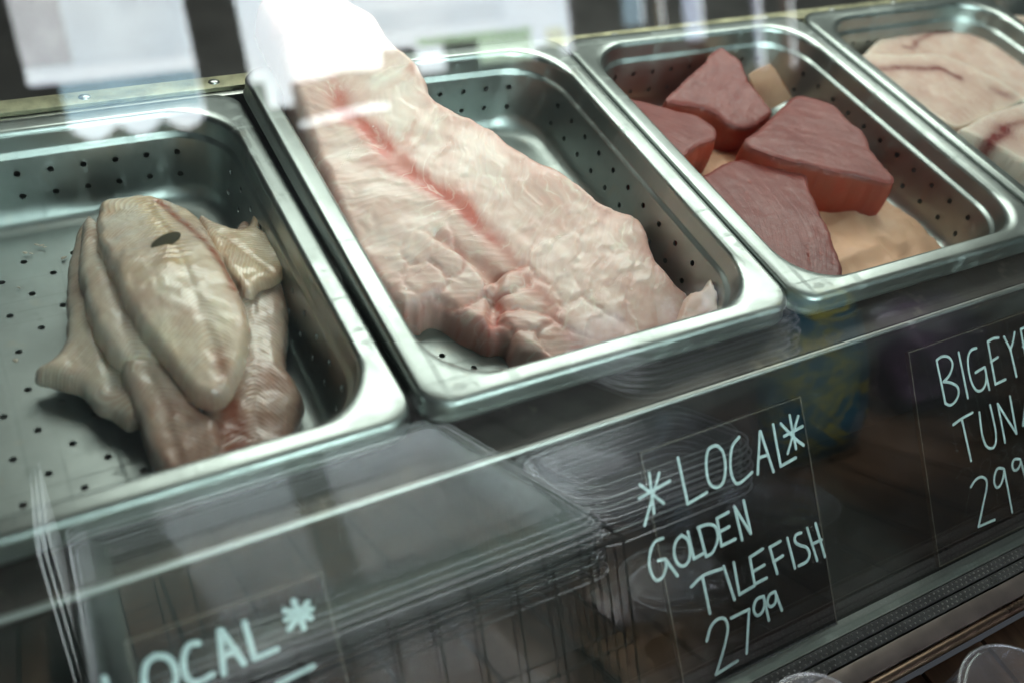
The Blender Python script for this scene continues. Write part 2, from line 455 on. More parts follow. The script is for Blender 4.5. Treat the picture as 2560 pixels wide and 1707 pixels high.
# ------------------------------------------------------------------ perforated pans
PW, PL = .2650, .3255
def rrect(hx, hy, r, seg=10):
    pts = []
    for cx, cy, a0 in ((hx - r, hy - r, 0), (-hx + r, hy - r, 90), (-hx + r, -hy + r, 180), (hx - r, -hy + r, 270)):
        for k in range(seg + 1):
            a = math.radians(a0 + 90 * k / seg); pts.append((cx + r * math.cos(a), cy + r * math.sin(a)))
    return pts
PROFILE = [(.0016, -.0160, .017), (.0000, -.0152, .018), (-.0005, -.0130, .018), (.0002, -.0112, .018), (.0006, -.0080, .018), (.0006, -.0032, .018), (.0016, -.0010, .018), (.0035, .0000, .018), (.0060, .0000, .020),
           (.0125, -.0002, .034), (.0145, -.0010, .040), (.0158, -.0028, .042), (.0164, -.0055, .042), (.0172, -.0140, .042), (.0180, -.0158, .042), (.0196, -.0170, .041),
           (.0203, -.0190, .041), (.0250, -.0500, .039), (.0262, -.0545, .038), (.0284, -.0590, .037), (.0318, -.0625, .035), (.0360, -.0643, .032), (.0410, -.0650, .029)]
def make_pan_mesh():
    V = []; F = []; n = 44
    for d, z, r in PROFILE:
        V += [(x, y, z) for x, y in rrect(PW / 2 - d, PL / 2 - d, r)]
    for i in range(len(PROFILE) - 1):
        for k in range(n):
            F.append((i * n + k, i * n + (k + 1) % n, (i + 1) * n + (k + 1) % n, (i + 1) * n + k))
    F.append(tuple((len(PROFILE) - 1) * n + k for k in range(n)))
    me = mesh_from('pan', V, F)
    bm = bmesh.new(); bm.from_mesh(me); bmesh.ops.recalc_face_normals(bm, faces=bm.faces)
    if sum(f.normal.z for f in bm.faces if len(f.verts) > 10) < 0: bmesh.ops.reverse_faces(bm, faces=bm.faces)
    bm.to_mesh(me); bm.free()
    o = bpy.data.objects.new('pan_tmp', me); COL.objects.link(o)
    cb = bmesh.new()
    def cyl(c, ax, r=.0021, h=.014):
        m = Matrix.Translation(c) @ Vector(ax).to_track_quat('Z', 'Y').to_matrix().to_4x4()
        bmesh.ops.create_cone(cb, cap_ends=True, segments=14, radius1=r, radius2=r, depth=h, matrix=m)
    hx, hy = PW / 2 - .052, PL / 2 - .052
    for i in range(-8, 9):
        for j in range(-10, 11):
            if (i + j) % 2: continue
            x, y = i * .0152, j * .0160
            if abs(x) <= hx and abs(y) <= hy: cyl((x, y, -.065), (0, 0, 1))
    for zz, dd in ((-.0285, .0217), (-.0450, .0242)):
        for j in range(-5, 6):
            y = j * .0213
            for s in (-1, 1): cyl((s * (PW / 2 - dd), y, zz), (1, 0, 0))
        for i in range(-4, 5):
            x = i * .0205
            for s in (-1, 1): cyl((x, s * (PL / 2 - dd), zz), (0, 1, 0))
    cm = bpy.data.meshes.new('holes'); cb.to_mesh(cm); cb.free()
    co = bpy.data.objects.new('holes_tmp', cm); COL.objects.link(co)
    s = o.modifiers.new('thick', 'SOLIDIFY'); s.thickness = .0011; s.offset = -1; s.use_even_offset = True
    b = o.modifiers.new('holes', 'BOOLEAN'); b.operation = 'DIFFERENCE'; b.object = co; b.solver = 'EXACT'
    w = o.modifiers.new('wn', 'WEIGHTED_NORMAL'); w.keep_sharp = True; w.weight = 80
    dg = bpy.context.evaluated_depsgraph_get()
    out = bpy.data.meshes.new_from_object(o.evaluated_get(dg), preserve_all_data_layers=True, depsgraph=dg)
    bpy.data.objects.remove(o); bpy.data.objects.remove(co)
    out.name = 'perforated_pan'
    return out
PAN_ME = make_pan_mesh()
if not PAN_ME.materials: PAN_ME.materials.append(M_PAN)
PITCH = .2672
def place_pan(x, zf, zb, roll, yaw, label):
    o = bpy.data.objects.new('steel_pan', PAN_ME); COL.objects.link(o)
    o.location = (x + PW / 2, PL / 2, (zf + zb) / 2)
    o.rotation_euler = (math.atan2(zb - zf, PL), math.radians(roll), math.radians(yaw))
    tag(o, label, 'pan', 'perforated steel pans set side by side in the case')
    return o
place_pan(-PITCH + .0008, -.001, -.009, 0, .3, 'perforated steel pan holding the heap of yellowish folded fillets')
place_pan(0, .002, .0085, 1.0, .6, 'perforated steel pan holding the one large pinkish white fillet')
place_pan(PITCH, .0, .002, .3, 0, 'perforated steel pan lined with brown paper under red tuna blocks')
place_pan(2 * PITCH, .0, .002, 0, 0, 'perforated steel pan holding the pale swordfish steaks')

# ------------------------------------------------------------------ slabs of fish as height fields over a traced outline
def slab(name, outline, base_f, thick_f, edge, res, mat, field, parent=None, jitter=.0012, js=.008, seed=0, under=.0008, edge_pow=.5):
    """outline: (n,2) world points. Top = base + thickness * round shoulder; field(P, dist) -> extra height, blood, pale, yellow, (s,t) grain"""
    O = smooth_poly(outline, res * 1.1, True, jitter, js, seed)[:, :2]
    lo, hi = O.min(0), O.max(0)
    gx = np.arange(lo[0], hi[0], res); gy = np.arange(lo[1], hi[1], res * .87)
    X, Y = np.meshgrid(gx, gy); X[1::2] += res / 2
    P = np.stack([X.ravel(), Y.ravel()], 1)
    P += (np.random.default_rng(seed).random(P.shape) - .5) * res * .25
    P = P[inside(P, O)]
    d, _, _ = seg_dist(P, O, True)
    P = P[d > res * .6]
    nb = len(O)
    allp = [Vector(map(float, p)) for p in O] + [Vector(map(float, p)) for p in P]
    vv, ee, ff, *_ = delaunay_2d_cdt(allp, [], [list(range(nb))], 1, 1e-7)
    Q = np.array([[v.x, v.y] for v in vv])
    d, _, _ = seg_dist(Q, O, True)
    k = np.clip(d / edge, 0, 1)
    prof = (1 - (1 - k) ** 2) ** edge_pow
    b = base_f(Q[:, 0], Q[:, 1]); t = thick_f(Q[:, 0], Q[:, 1])
    eh, blood, pale, yel, S, T = field(Q, d)
    ztop = b + under + (t - under) * prof + eh * np.clip(d / .004, 0, 1)
    ztop = np.maximum(ztop, b + under)
    V = [(q[0], q[1], z) for q, z in zip(Q, ztop)]
    n0 = len(V)
    bnd = {}
    for f in ff:
        for i in range(len(f)):
            a, c = f[i], f[(i + 1) % len(f)]
            key = (min(a, c), max(a, c)); bnd[key] = None if key in bnd else (a, c)
    rim = [e for e in bnd.values() if e]
    V += [(q[0], q[1], z) for q, z in zip(Q, b)]
    F = [tuple(f) for f in ff] + [tuple(i + n0 for i in reversed(f)) for f in ff]
    F += [(c, a, a + n0, c + n0) for a, c in rim]
    me = mesh_from(name, V, F)
    bm = bmesh.new(); bm.from_mesh(me); bmesh.ops.recalc_face_normals(bm, faces=bm.faces); bm.to_mesh(me); bm.free()
    ca = me.color_attributes.new('flesh', 'FLOAT_COLOR', 'POINT')
    col = np.ones((len(V), 4), np.float32)
    for i, a in enumerate((blood, pale, yel)):
        a = np.clip(np.broadcast_to(a, (n0,)), 0, 1); col[:n0, i] = a; col[n0:, i] = a
    ca.data.foreach_set('color', col.ravel())
    uvl = me.uv_layers.new(name='grain')
    li = np.zeros(len(me.loops), int); me.loops.foreach_get('vertex_index', li)
    li = li % n0
    uv = np.stack([np.broadcast_to(S, (n0,))[li], np.broadcast_to(T, (n0,))[li]], 1).astype(np.float32)
    uvl.data.foreach_set('uv', uv.ravel())
    return link(name, me, mat, parent)

def Zc(pts, ox, oy, k=.38265):
    """points read in an enlarged view of the photograph -> its own pixels"""
    return [(ox + a * k, oy + b * k) for a, b in pts]
FLOOR = -.0640

# ---- the large fillet in the second pan
def fb(x, y):
    x = np.asarray(x, float); y = np.asarray(y, float)
    return -.0605 + .030 * sstep(.10, .25, y) + .046 * sstep(.22, .335, y) + .010 * sstep(.33, .42, y)
def ft(x, y):
    return .013 + .017 * sstep(.02, .13, np.asarray(y, float)) + 0 * np.asarray(x)
fish_px = [(625, 60), (668, 38), (760, 30), (850, 44), (915, 72), (958, 108), (985, 147), (1045, 194), (1072, 238), (1085, 282), (1130, 315), (1218, 357), (1305, 424), (1404, 478),
           (1502, 543), (1578, 577), (1612, 620), (1636, 686), (1678, 730), (1720, 752), (1752, 720), (1778, 700), (1792, 750), (1800, 806), (1740, 850), (1600, 890), (1480, 930), (1400, 958), (1336, 942), (1294, 929),
           (1267, 910), (1251, 890), (1217, 889), (1186, 879), (1156, 860), (1118, 837), (1090, 823), (1068, 822), (1050, 840), (1030, 838), (1007, 825), (976, 799), (930, 760), (880, 690), (800, 560), (720, 430), (655, 300), (628, 215), (610, 140)]
mid = lambda x, y: fb(x, y) + .35 * ft(x, y)
low_edge = lambda x, y: fb(x, y) + .0012
fish_o = np.array([on_height(u, v, low_edge if 24 <= i <= 39 else mid)[:2] for i, (u, v) in enumerate(fish_px)])
fish_o[:, 0] = np.clip(fish_o[:, 0], .0195, .2405)
fish_o[:, 1] = np.maximum(fish_o[:, 1], .0245)
top = lambda x, y: fb(x, y) + ft(x, y)
def wl(pts, f=top): return np.array([on_height(u, v, f)[:2] for u, v in pts])
spine = wl([(800, 60), (835, 180), (870, 290), (935, 345), (985, 395), (1040, 440), (1090, 475), (1150, 515), (1220, 575), (1270, 650), (1330, 720), (1390, 800), (1450, 870)])
seam2 = wl([(1090, 590), (1180, 640), (1235, 690), (1245, 760), (1250, 880)])
lump_c = wl([(1000, 740), (1060, 690), (1120, 640), (1150, 720), (1190, 790), (1130, 790), (1230, 620), (1280, 700), (1330, 740), (1300, 800), (1340, 880), (1250, 840), (1210, 870), (1400, 860), (1460, 800), (1520, 720), (1600, 760), (1380, 700), (1700, 800), (1050, 620), (960, 640), (900, 600)])
_r = np.random.default_rng(5)
lump_a = _r.random(len(lump_c)) * math.pi; lump_t = np.stack([(_r.random(len(lump_c)) - .5) * .38, (_r.random(len(lump_c)) - .5) * .5, (_r.random(len(lump_c)) - .5) * .006], 1)
lump_r = .013 + .010 * _r.random(len(lump_c)); lump_e = .45 + .4 * _r.random(len(lump_c))
def fish_field(P, d):
    x, y = P[:, 0], P[:, 1]
    wx = x + fbm(x, y, .03) * .012; wy = y + fbm(x + 3, y, .03) * .012
    W = np.stack([wx, wy], 1)
    ds, arc, side = seg_dist(W, spine)
    L = np.linalg.norm(np.diff(spine, axis=0), axis=1).sum()
    u = arc / L
    h = -.0008 * np.exp(-(ds / .006) ** 2) * sstep(.05, .2, u)
    h += fbm(x, y, .06) * .008 + fbm(x + 5, y, .02) * .0016 + fbm(x, y + 9, .005) * .0005
    # muscle blocks: W shaped bands leaving the spine
    ph = (arc + .55 * ds + .006 * np.sin(ds * 130) * side) / .021 + fbm(x, y, .07) * 1.6
    saw = ph - np.floor(ph)
    h += (.0007 * saw ** 2) * sstep(.002, .012, ds)
    # torn, folded flaps near the front
    dseam, _, _ = seg_dist(P, seam2)
    low = (1 - sstep(.115, .165, y + .2 * (x - .12))) * (.25 + .75 * np.exp(-(dseam / .034) ** 2))
    best = np.full(len(P), 1e9); second = np.full(len(P), 1e9); shin = np.zeros(len(P))
    for c, a, r, e, t1, t2, z1 in zip(lump_c, lump_a, lump_r, lump_e, lump_t[:, 0], lump_t[:, 1], lump_t[:, 2]):
        qx = (wx - c[0]) * math.cos(a) + (wy - c[1]) * math.sin(a); qy = -(wx - c[0]) * math.sin(a) + (wy - c[1]) * math.cos(a)
        q = np.sqrt((qx / r) ** 2 + (qy / (r * e)) ** 2)
        m = q < best; second = np.where(m, best, np.minimum(second, q)); best = np.where(m, q, best)
        shin = np.where(m, z1 + t1 * qx + t2 * qy, shin)
    dome = np.clip(second - best, 0, .5) * 2
    h += low * (np.clip(shin, -.004, .004) * .75 + .0032 * np.sqrt(dome) - .002)
    d2, _, _ = seg_dist(W, seam2)
    h -= .006 * np.exp(-(d2 / .004) ** 2)
    strk = np.clip(fbm(arc + .9 * ds, ds * .12 + 3, .007) * 3 + .25, 0, 1.3)
    bl = np.exp(-(ds / (.0065 + .009 * np.clip(fbm(arc, ds * .3, .013) + .1, 0, 1))) ** 2) * (1.0 + 1.2 * fbm(x, y, .012)) * sstep(.10, .22, u) * (1 - .6 * sstep(.55, .72, u))
    bl = bl + .55 * strk * np.exp(-(ds / .016) ** 2) * sstep(.12, .25, u) * (1 - sstep(.4, .6, u))
    bl = bl + .45 * np.exp(-(d2 / .009) ** 2) * (.5 + fbm(x, y, .01)) + .65 * low * sstep(.35, .0, dome) * (.6 + fbm(x, y, .01))
    bl = bl + .48 * sstep(.026, .002, d) * (.6 + 1.4 * fbm(x + 2, y, .02)) + .25 * np.clip(fbm(x + 8, y + 3, .03) - .08, 0, 1) * 3 * low
    pale = .45 * sstep(.86, 1.0, saw) * sstep(.003, .02, ds) * (.5 + fbm(x, y, .02)) + .55 * sstep(.62, .22, u) * sstep(.004, .03, ds) + 1.1 * np.clip(fbm(x, y + 4, .02) - .06, 0, 1)
    pale = pale * (1 - .45 * low)
    yel = .30 * np.clip(fbm(x + 1, y + 2, .035) - .02, 0, 1) + .0
    return h, bl, pale, yel, arc + .55 * ds, ds
o = slab('fish_fillet', fish_o, fb, ft, .010, .0018, M_TILE, fish_field, jitter=.0022, js=.012, seed=2)
tag(o, 'large pinkish white raw fillet with a red centre line lying over its pan rim', 'fish fillet')

# the thin tip that curls up against the side wall
tb = lambda x, y: -.046 + .55 * (np.asarray(x, float) - .205) + 0 * np.asarray(y)
tip = np.array([on_height(u, v, tb)[:2] for u, v in Zc([(60, 760), (130, 535), (230, 482), (300, 398), (325, 470), (357, 532), (342, 565), (358, 665), (200, 730)], 1660, 550)])
def tip_field(P, d):
    x, y = P[:, 0], P[:, 1]
    return fbm(x, y, .012) * .002, .25 * np.clip(fbm(x, y, .02) * 3 + .2, 0, 1), .55 + 0 * x, .35, x, y
slab('curled_tip', tip, tb, lambda x, y: np.full(np.shape(x), .006) if np.ndim(x) else .006, .003, .0018, M_TILE, tip_field, parent=o, jitter=.0008, js=.008, seed=31)

# ---- heap of folded flatfish fillets in the first pan
def sole(name, px, base, thick, label, axis_px, edge=.012, seed=0, yellow=.25, blood_lines=(), brown=0.0, jitter=.0016, silver=False, res=.0018, bars=None, freq=.0025):
    bf = base if callable(base) else (lambda x, y, b=base: np.full(np.shape(x), b, float) if np.ndim(x) else b)
    tf = thick if callable(thick) else (lambda x, y, b=thick: np.full(np.shape(x), b, float) if np.ndim(x) else b)
    m = lambda x, y: bf(x, y) + .5 * tf(x, y)
    tp = lambda x, y: bf(x, y) + tf(x, y)
    O = np.array([on_height(u, v, m)[:2] for u, v in px])
    ax = np.array([on_height(u, v, tp)[:2] for u, v in axis_px])
    barw = np.array([on_height(u, v, tp)[:2] for u, v in bars]) if bars else None
    bl_w = [(np.array([on_height(u, v, tp)[:2] for u, v in l]), w, s) for l, w, s in blood_lines]
    def field(P, d):
        x, y = P[:, 0], P[:, 1]
        W = np.stack([x + fbm(x, y, .03) * .006, y + fbm(x + 4, y, .03) * .006], 1)
        ds, arc, side = seg_dist(W, ax)
        ph = (arc - .75 * ds) / freq + fbm(x, y, .02) * .8
        st = .5 + .5 * np.sin(2 * math.pi * ph)
        h = fbm(x + seed, y, .035) * .006 + fbm(x, y + seed, .014) * .0030 + .00020 * st - .0012 * np.exp(-(ds / .003) ** 2)
        bl = 0 * x; ye = yellow * (.6 + 2.2 * fbm(x + seed, y + 2, .03))
        for l, w, s in bl_w:
            dl, _, _ = seg_dist(W, l); bl = bl + s * np.exp(-(dl / w) ** 2) * (.8 + .8 * fbm(x, y, .008))
            h -= .0012 * np.exp(-(dl / w) ** 2)
        bl = bl + .30 * np.clip(fbm(x + 7, y + seed, .022), 0, 1) * 3 + .42 * sstep(.12, .03, y) + .25 * sstep(.006, .001, d) * np.clip(fbm(x, y + 5, .02) * 3 + .3, 0, 1) + brown * (.6 + 1.4 * fbm(x + 3, y, .03))
        if bars is not None:
            db, ba, _ = seg_dist(W, barw); ye = ye + 1.8 * np.exp(-(db / .0075) ** 2) * (.45 + .55 * np.sin(2 * math.pi * ba / .0046))
            h += .0006 * np.exp(-(db / .0075) ** 2) * np.sin(2 * math.pi * ba / .0046)
        pale = .12 * st * (.35 + 1.5 * np.clip(fbm(x + 2 + seed, y, .03) + .15, 0, 1)) + .5 * sstep(.006, .0, d)
        return h, bl, pale, ye, arc - .75 * ds, ds
    o = slab(name, O, bf, tf, edge, res, M_SOLE, field, jitter=jitter, js=.010, seed=seed)
    tag(o, label, 'fish fillet', 'yellowish white fillets folded in a heap')
    return o
HC = at_z(445, 770, -.03)[:2]
def mound(x, y): return .036 * np.exp(-((np.asarray(x, float) - HC[0]) / .070) ** 2 - ((np.asarray(y, float) - HC[1]) / .090) ** 2)
def on_mound(z, k): return lambda x, y: z + k * mound(x, y)
def ramp_y(y0, z0, y1, z1): return lambda x, y: z0 + (z1 - z0) * sstep(y0, y1, np.asarray(y, float)) + 0 * np.asarray(x)
sole('fish_fillet', [(205, 560), (178, 620), (165, 700), (160, 764), (166, 830), (150, 880), (118, 915), (86, 932), (92, 945), (150, 962), (200, 978), (232, 1015), (275, 1035), (330, 1060), (400, 1000), (380, 880), (330, 760), (290, 640), (250, 560)],
     on_mound(-.0638, .45), .012, 'yellowish fillet with a pointed torn tip on the left of the heap', [(215, 580), (230, 760), (280, 960)], seed=3, yellow=.18, edge=.009)
sole('fish_fillet', [(600, 560), (680, 620), (712, 700), (722, 800), (718, 900), (742, 960), (758, 1000), (752, 1050), (738, 1130), (690, 1190), (600, 1225), (520, 1210), (500, 1080), (520, 900), (540, 700)],
     on_mound(-.0638, .60), .013, 'brownish fillet with a silvery skin edge at the right of the heap', [(620, 620), (640, 850), (640, 1150)], seed=5, yellow=.12, brown=.25, edge=.009, blood_lines=[([(560, 960), (600, 1090), (590, 1180)], .006, .6)])
sole('fish_fillet', [(300, 905), (360, 900), (410, 903), (450, 950), (500, 1020), (545, 1060), (560, 1140), (520, 1215), (470, 1240), (420, 1215), (380, 1150), (345, 1060), (315, 980)],
     on_mound(-.0600, .75), .012, 'drooping pinkish brown fillet tail at the front of the heap', [(360, 910), (420, 1040), (470, 1220)], seed=8, yellow=.05, brown=.35, edge=.008)
sole('fish_fillet', [(215, 545), (196, 620), (200, 720), (222, 800), (255, 870), (300, 912), (360, 912), (410, 905), (420, 830), (360, 740), (310, 660), (270, 580)],
     on_mound(-.0570, .80), .011, 'smooth greyish fillet tucked under the left side of the top fillet', [(240, 600), (280, 740), (350, 900)], seed=9, yellow=.15, edge=.007)
sole('fish_fillet', [(500, 540), (560, 568), (610, 575), (640, 520), (652, 512), (662, 545), (656, 580), (690, 600), (724, 630), (722, 668), (690, 705), (655, 715), (625, 735), (590, 710), (540, 640)],
     on_mound(-.0460, .55), .009, 'yellow tinged flap with a curled spike at the top right of the heap', [(520, 560), (600, 620), (690, 680)], seed=12, yellow=.75, edge=.006, jitter=.002)
TOPB = on_mound(-.0520, 1.02)
tf_o = sole('fish_fillet', [(240, 535), (262, 510), (310, 500), (360, 498), (430, 510), (490, 540), (530, 600), (570, 670), (598, 720), (618, 770), (625, 840), (612, 900), (590, 960), (560, 1000), (520, 1015), (490, 1000), (455, 960), (413, 902), (364, 849), (325, 787), (275, 684), (240, 600)],
     TOPB, .011, 'striped top fillet of the heap with a dark oval mark', [(370, 510), (430, 600), (480, 700), (520, 800), (555, 990)], seed=15, yellow=.35, edge=.006, res=.0014, bars=[(368, 480), (395, 540), (425, 600), (440, 640)],
     blood_lines=[([(395, 500), (450, 545), (510, 600), (555, 660), (580, 710)], .0028, 1.0), ([(595, 725), (610, 780), (632, 840)], .008, .35), ([(545, 880), (560, 930)], .005, .5)])
# dark oval mark
oc = on_height(415, 602, lambda x, y: TOPB(x, y) + .0116)
bm = bmesh.new()
bmesh.ops.create_uvsphere(bm, u_segments=24, v_segments=10, radius=1, matrix=Matrix.Translation(oc) @ Matrix.Rotation(math.radians(28), 4, 'Z') @ Matrix.Diagonal((.0105, .0050, .0010, 1)))
ov = bm_obj('dark_mark', bm, simple('olive_skin', (.036, .030, .014), .85, 0, .4, 200), None, True)
ov.parent = tf_o

# ---- tiny scraps of flesh left on the pan floors
def scrap_mesh(seed):
    rg = random.Random(seed); bm = bmesh.new(); bmesh.ops.create_icosphere(bm, subdivisions=2, radius=1)
    for v in bm.verts:
        k = 1 + .35 * math.sin(v.co.x * 4 + seed) * math.cos(v.co.y * 5 - seed) + rg.uniform(-.12, .12)
        v.co = Vector((v.co.x * .0021 * k, v.co.y * .0012 * k, max(-.0002, v.co.z * .0007)))
    me = bpy.data.meshes.new('scrap'); bm.to_mesh(me); bm.free()
    for p in me.polygons: p.use_smooth = True
    me.materials.append(M_SCRAP); return me
M_SCRAP = simple('pale_scrap', (.55, .47, .38), .3, 0, .3, 300)
SCRAPS = [scrap_mesh(i) for i in range(4)]
rg = random.Random(3)
def scrap(u, v, z, label, group):
    p = at_z(u, v, z); sc = bpy.data.objects.new('flesh_scrap', SCRAPS[rg.randrange(4)]); COL.objects.link(sc)
    sc.location = p; f = rg.uniform(.5, 1.1); sc.scale = (f, f * rg.uniform(.6, 1.2), f); sc.rotation_euler = (0, 0, rg.uniform(0, 6.28)); tag(sc, label, 'scrap', group)
for u, v in ((92, 612), (104, 614), (112, 618), (62, 632), (78, 634), (160, 645), (48, 720), (38, 900), (205, 1110), (262, 1142), (300, 1186), (228, 1150)):
    scrap(u, v, -.0700, 'tiny pale scrap of flesh on the floor of the pan with folded fillets', 'scraps in the first pan')
for u, v in ((1232, 342), (1246, 350), (1258, 360), (1222, 330), (1190, 905)):
    scrap(u, v, -.0585 if v < 500 else -.0620, 'tiny pale scrap of flesh on the pan floor beside the large fillet', 'scraps beside the large fillet')

# ---- butcher paper and tuna
def paper_mat():
    n = NT('butcher_paper'); c = n.coord('Object'); a = n.noise(30, 4, c); f = n.noise(500, 3, c)
    col = n.ramp(a, [(.3, (.60, .345, .215)), (.7, (.71, .445, .30))])
    n.set(Base_Color=col, Roughness=.62, Normal=n.bump(n.math('ADD', f, n.math('MULTIPLY', a, 2.0)), .25, .0006))
    n.b.inputs['Subsurface Weight'].default_value = .1
    n.b.inputs['Subsurface Radius'].default_value = (.004, .002, .001)
    return n.m
pp = Zc([(590, 380), (680, 490), (790, 535), (860, 545), (960, 620), (1040, 710), (1100, 830), (1190, 930), (1330, 1040), (1420, 1110), (1450, 1160), (1560, 1190), (1800, 1180), (1880, 1230), (1600, 1400), (1200, 1560), (600, 1700)], 2110, 400, .19133)
pp = [at_z(u, v, FLOOR + .004)[:2] for u, v in pp]
px_l, px_b = PITCH + .036, .30
paper_o = np.array([tuple(p) for p in pp] + [(PITCH + .05, .030), (px_l, .05), (px_l, .16), (px_l + .004, .26), (PITCH + .10, .285), (PITCH + .150, .284), (PITCH + .185, .262), (PITCH + .205, .22), (PITCH + .213, .18)])
paper_o[:17, 0] += .005
paper_o[:, 0] = np.clip(paper_o[:, 0], PITCH + .032, PITCH + PW - .029); paper_o[:, 1] = np.maximum(paper_o[:, 1], .030)
def paper_field(P, d):
    x, y = P[:, 0], P[:, 1]
    r = fbm(x, y * .6, .05, 3); h = .010 * np.abs(r) * 2 + .0028 * (1 - np.abs(fbm(x + 2, y, .03, 3)) * 6) + .0006 * fbm(x, y, .008)
    h = h + .006 * np.exp(-(((x - PITCH - .185) / .03) ** 2 + ((y - .10) / .03) ** 2))
    return h, 0, 0, 0, x, y
pap = slab('butcher_paper', paper_o, lambda x, y: np.full(np.shape(x), FLOOR + .0006), lambda x, y: np.full(np.shape(x), .0014), .0008, .0022, paper_mat(), paper_field, jitter=.0012, js=.02, seed=4, under=.0004)
tag(pap, 'sheet of brown butcher paper crumpled under the red tuna blocks', 'paper')
# the sheet's corner that stands up against the back wall of the pan
pc = Zc([(545, 480), (610, 445), (682, 410), (715, 440), (735, 475), (790, 560), (838, 640), (780, 690), (690, 760), (640, 700), (590, 600)], 1660, 0)
V = []; F = []
cz = [at_y(u, v, .262) for u, v in pc]
nn = len(cz)
for off in (0, .0006):
    for p in cz: V.append((p[0], p[1] + off + .004 * math.sin(p[0] * 60) - .25 * (p[2] + .03), p[2]))
F = [tuple(range(nn)), tuple(range(2 * nn - 1, nn - 1, -1))] + [(i, (i + 1) % nn, nn + (i + 1) % nn, nn + i) for i in range(nn)]
cm = mesh_from('paper_corner', V, F, False)
bm = bmesh.new(); bm.from_mesh(cm); bmesh.ops.recalc_face_normals(bm, faces=bm.faces); bm.to_mesh(cm); bm.free()
link('raised_corner', cm, pap.data.materials[0], pap)

def tuna(px, zplane, zbot, label, grain_px, seed, lean=(0, 0), lines=2.0, dark_px=None, res=.0019):
    """block: a traced top face on a (tilted) plane and cut sides going down to the paper"""
    z0, gx, gy = zplane
    c0 = at_z(*np.mean(px, 0), z0)
    tp = lambda x, y: z0 + gx * (x - c0[0]) + gy * (y - c0[1])
    O = np.array([on_height(u, v, tp)[:2] for u, v in px])
    g0 = on_height(*grain_px[0], tp)[:2]; g1 = on_height(*grain_px[1], tp)[:2]
    gd = (g1 - g0) / np.linalg.norm(g1 - g0); gp = np.array([-gd[1], gd[0]])
    O = smooth_poly(O, res * 1.2, True, .0011, .007, seed)
    ce = O.mean(0)
    lo, hi = O.min(0), O.max(0)
    X, Y = np.meshgrid(np.arange(lo[0], hi[0], res), np.arange(lo[1], hi[1], res)); P = np.stack([X.ravel(), Y.ravel()], 1)
    P = P + (np.random.default_rng(seed).random(P.shape) - .5) * res * .4
    P = P[inside(P, O)]; d, _, _ = seg_dist(P, O, True); P = P[d > res * .6]
    nb = len(O)
    vv, ee, ff, *_ = delaunay_2d_cdt([Vector(map(float, p)) for p in np.vstack([O, P])], [], [list(range(nb))], 1, 1e-7)
    Q = np.array([[v.x, v.y] for v in vv]); d, _, _ = seg_dist(Q, O, True)
    s = Q @ gd; t = Q @ gp
    bend = t + .9 * (s - s.mean()) ** 2 * 4 + fbm(Q[:, 0], Q[:, 1], .03) * .004
    z = tp(Q[:, 0], Q[:, 1]) + fbm(Q[:, 0] + seed, Q[:, 1], .04) * .0030 + fbm(Q[:, 0], Q[:, 1] + seed, .006) * .0004 + fbm(s * .2, bend, .004) * .0005
    crack = np.exp(-(((bend / .0095) % 1 - .5) / .045) ** 2) * sstep(.1, .3, fbm(s * .3, t, .012) + .15)
    crack = crack * sstep(.04, .16, fbm(Q[:, 0] + seed * 2, Q[:, 1], .028)) * (1.0 if seed == 4 else .35)
    z -= .0011 * crack * sstep(.1, .02, d) + .0012 * (1 - np.clip(d / .0028, 0, 1)) ** 2
    V = [(q[0], q[1], a) for q, a in zip(Q, z)]; n0 = len(V)
    F = [tuple(f) for f in ff]
    blood = .05 + .55 * crack; pale = .10 + .5 * sstep(.008, .0, d) * .5 + .5 * np.clip(fbm(Q[:, 0] + 3, Q[:, 1] + seed, .03), 0, 1) + .35 * np.clip(fbm(s * .15 + seed, bend, .0035) - .08, 0, 1) * 3
    A = [np.r_[blood], np.r_[pale], np.zeros(n0)]
    S = [bend]; T = [s]
    # sides
    bmap = list(range(nb))                       # cdt keeps the input order
    ring = bmap; K = 9
    zr = z[:nb]
    al = np.r_[0, np.cumsum(np.linalg.norm(np.diff(O, axis=0), axis=1))]
    for k in range(1, K + 1):
        f = k / K; nr = []
        for i in range(nb):
            q = O[i]
            out = (q - ce); out = out / (np.linalg.norm(out) + 1e-9)
            bul = .0022 * math.sin(f * math.pi) + .0010 * float(fbm(al[i] + seed, f * .03, .008))
            x = q[0] + out[0] * bul + lean[0] * f; y = q[1] + out[1] * bul + lean[1] * f
            zz = zr[i] + (zbot - zr[i]) * f
            nr.append(len(V)); V.append((x, y, zz))
        A[0] = np.r_[A[0], np.full(nb, .55 + .25 * f) + .5 * fbm(al, f * .03 + 0 * al, .01)]; A[1] = np.r_[A[1], np.full(nb, .0)]; A[2] = np.r_[A[2], np.full(nb, .22)]
        S.append(al * .5); T.append(np.full(nb, f * .04))
        for i in range(nb): F.append((ring[i], nr[i], nr[(i + 1) % nb], ring[(i + 1) % nb]))
        ring = nr
    F.append(tuple(ring))
    me = mesh_from('tuna_block', V, F)
    bm = bmesh.new(); bm.from_mesh(me); bmesh.ops.recalc_face_normals(bm, faces=bm.faces); bm.to_mesh(me); bm.free()
    ca = me.color_attributes.new('flesh', 'FLOAT_COLOR', 'POINT')
    col = np.ones((len(V), 4), np.float32)
    for i in range(3): col[:, i] = np.clip(A[i], 0, 1)
    ca.data.foreach_set('color', col.ravel())
    Sv = np.concatenate(S); Tv = np.concatenate(T)
    uvl = me.uv_layers.new(name='grain'); li = np.zeros(len(me.loops), int); me.loops.foreach_get('vertex_index', li)
    uvl.data.foreach_set('uv', np.stack([Sv[li], Tv[li]], 1).astype(np.float32).ravel())
    me.set_sharp_from_angle(angle=math.radians(48))
    o = link('tuna_block', me, M_TUNA)
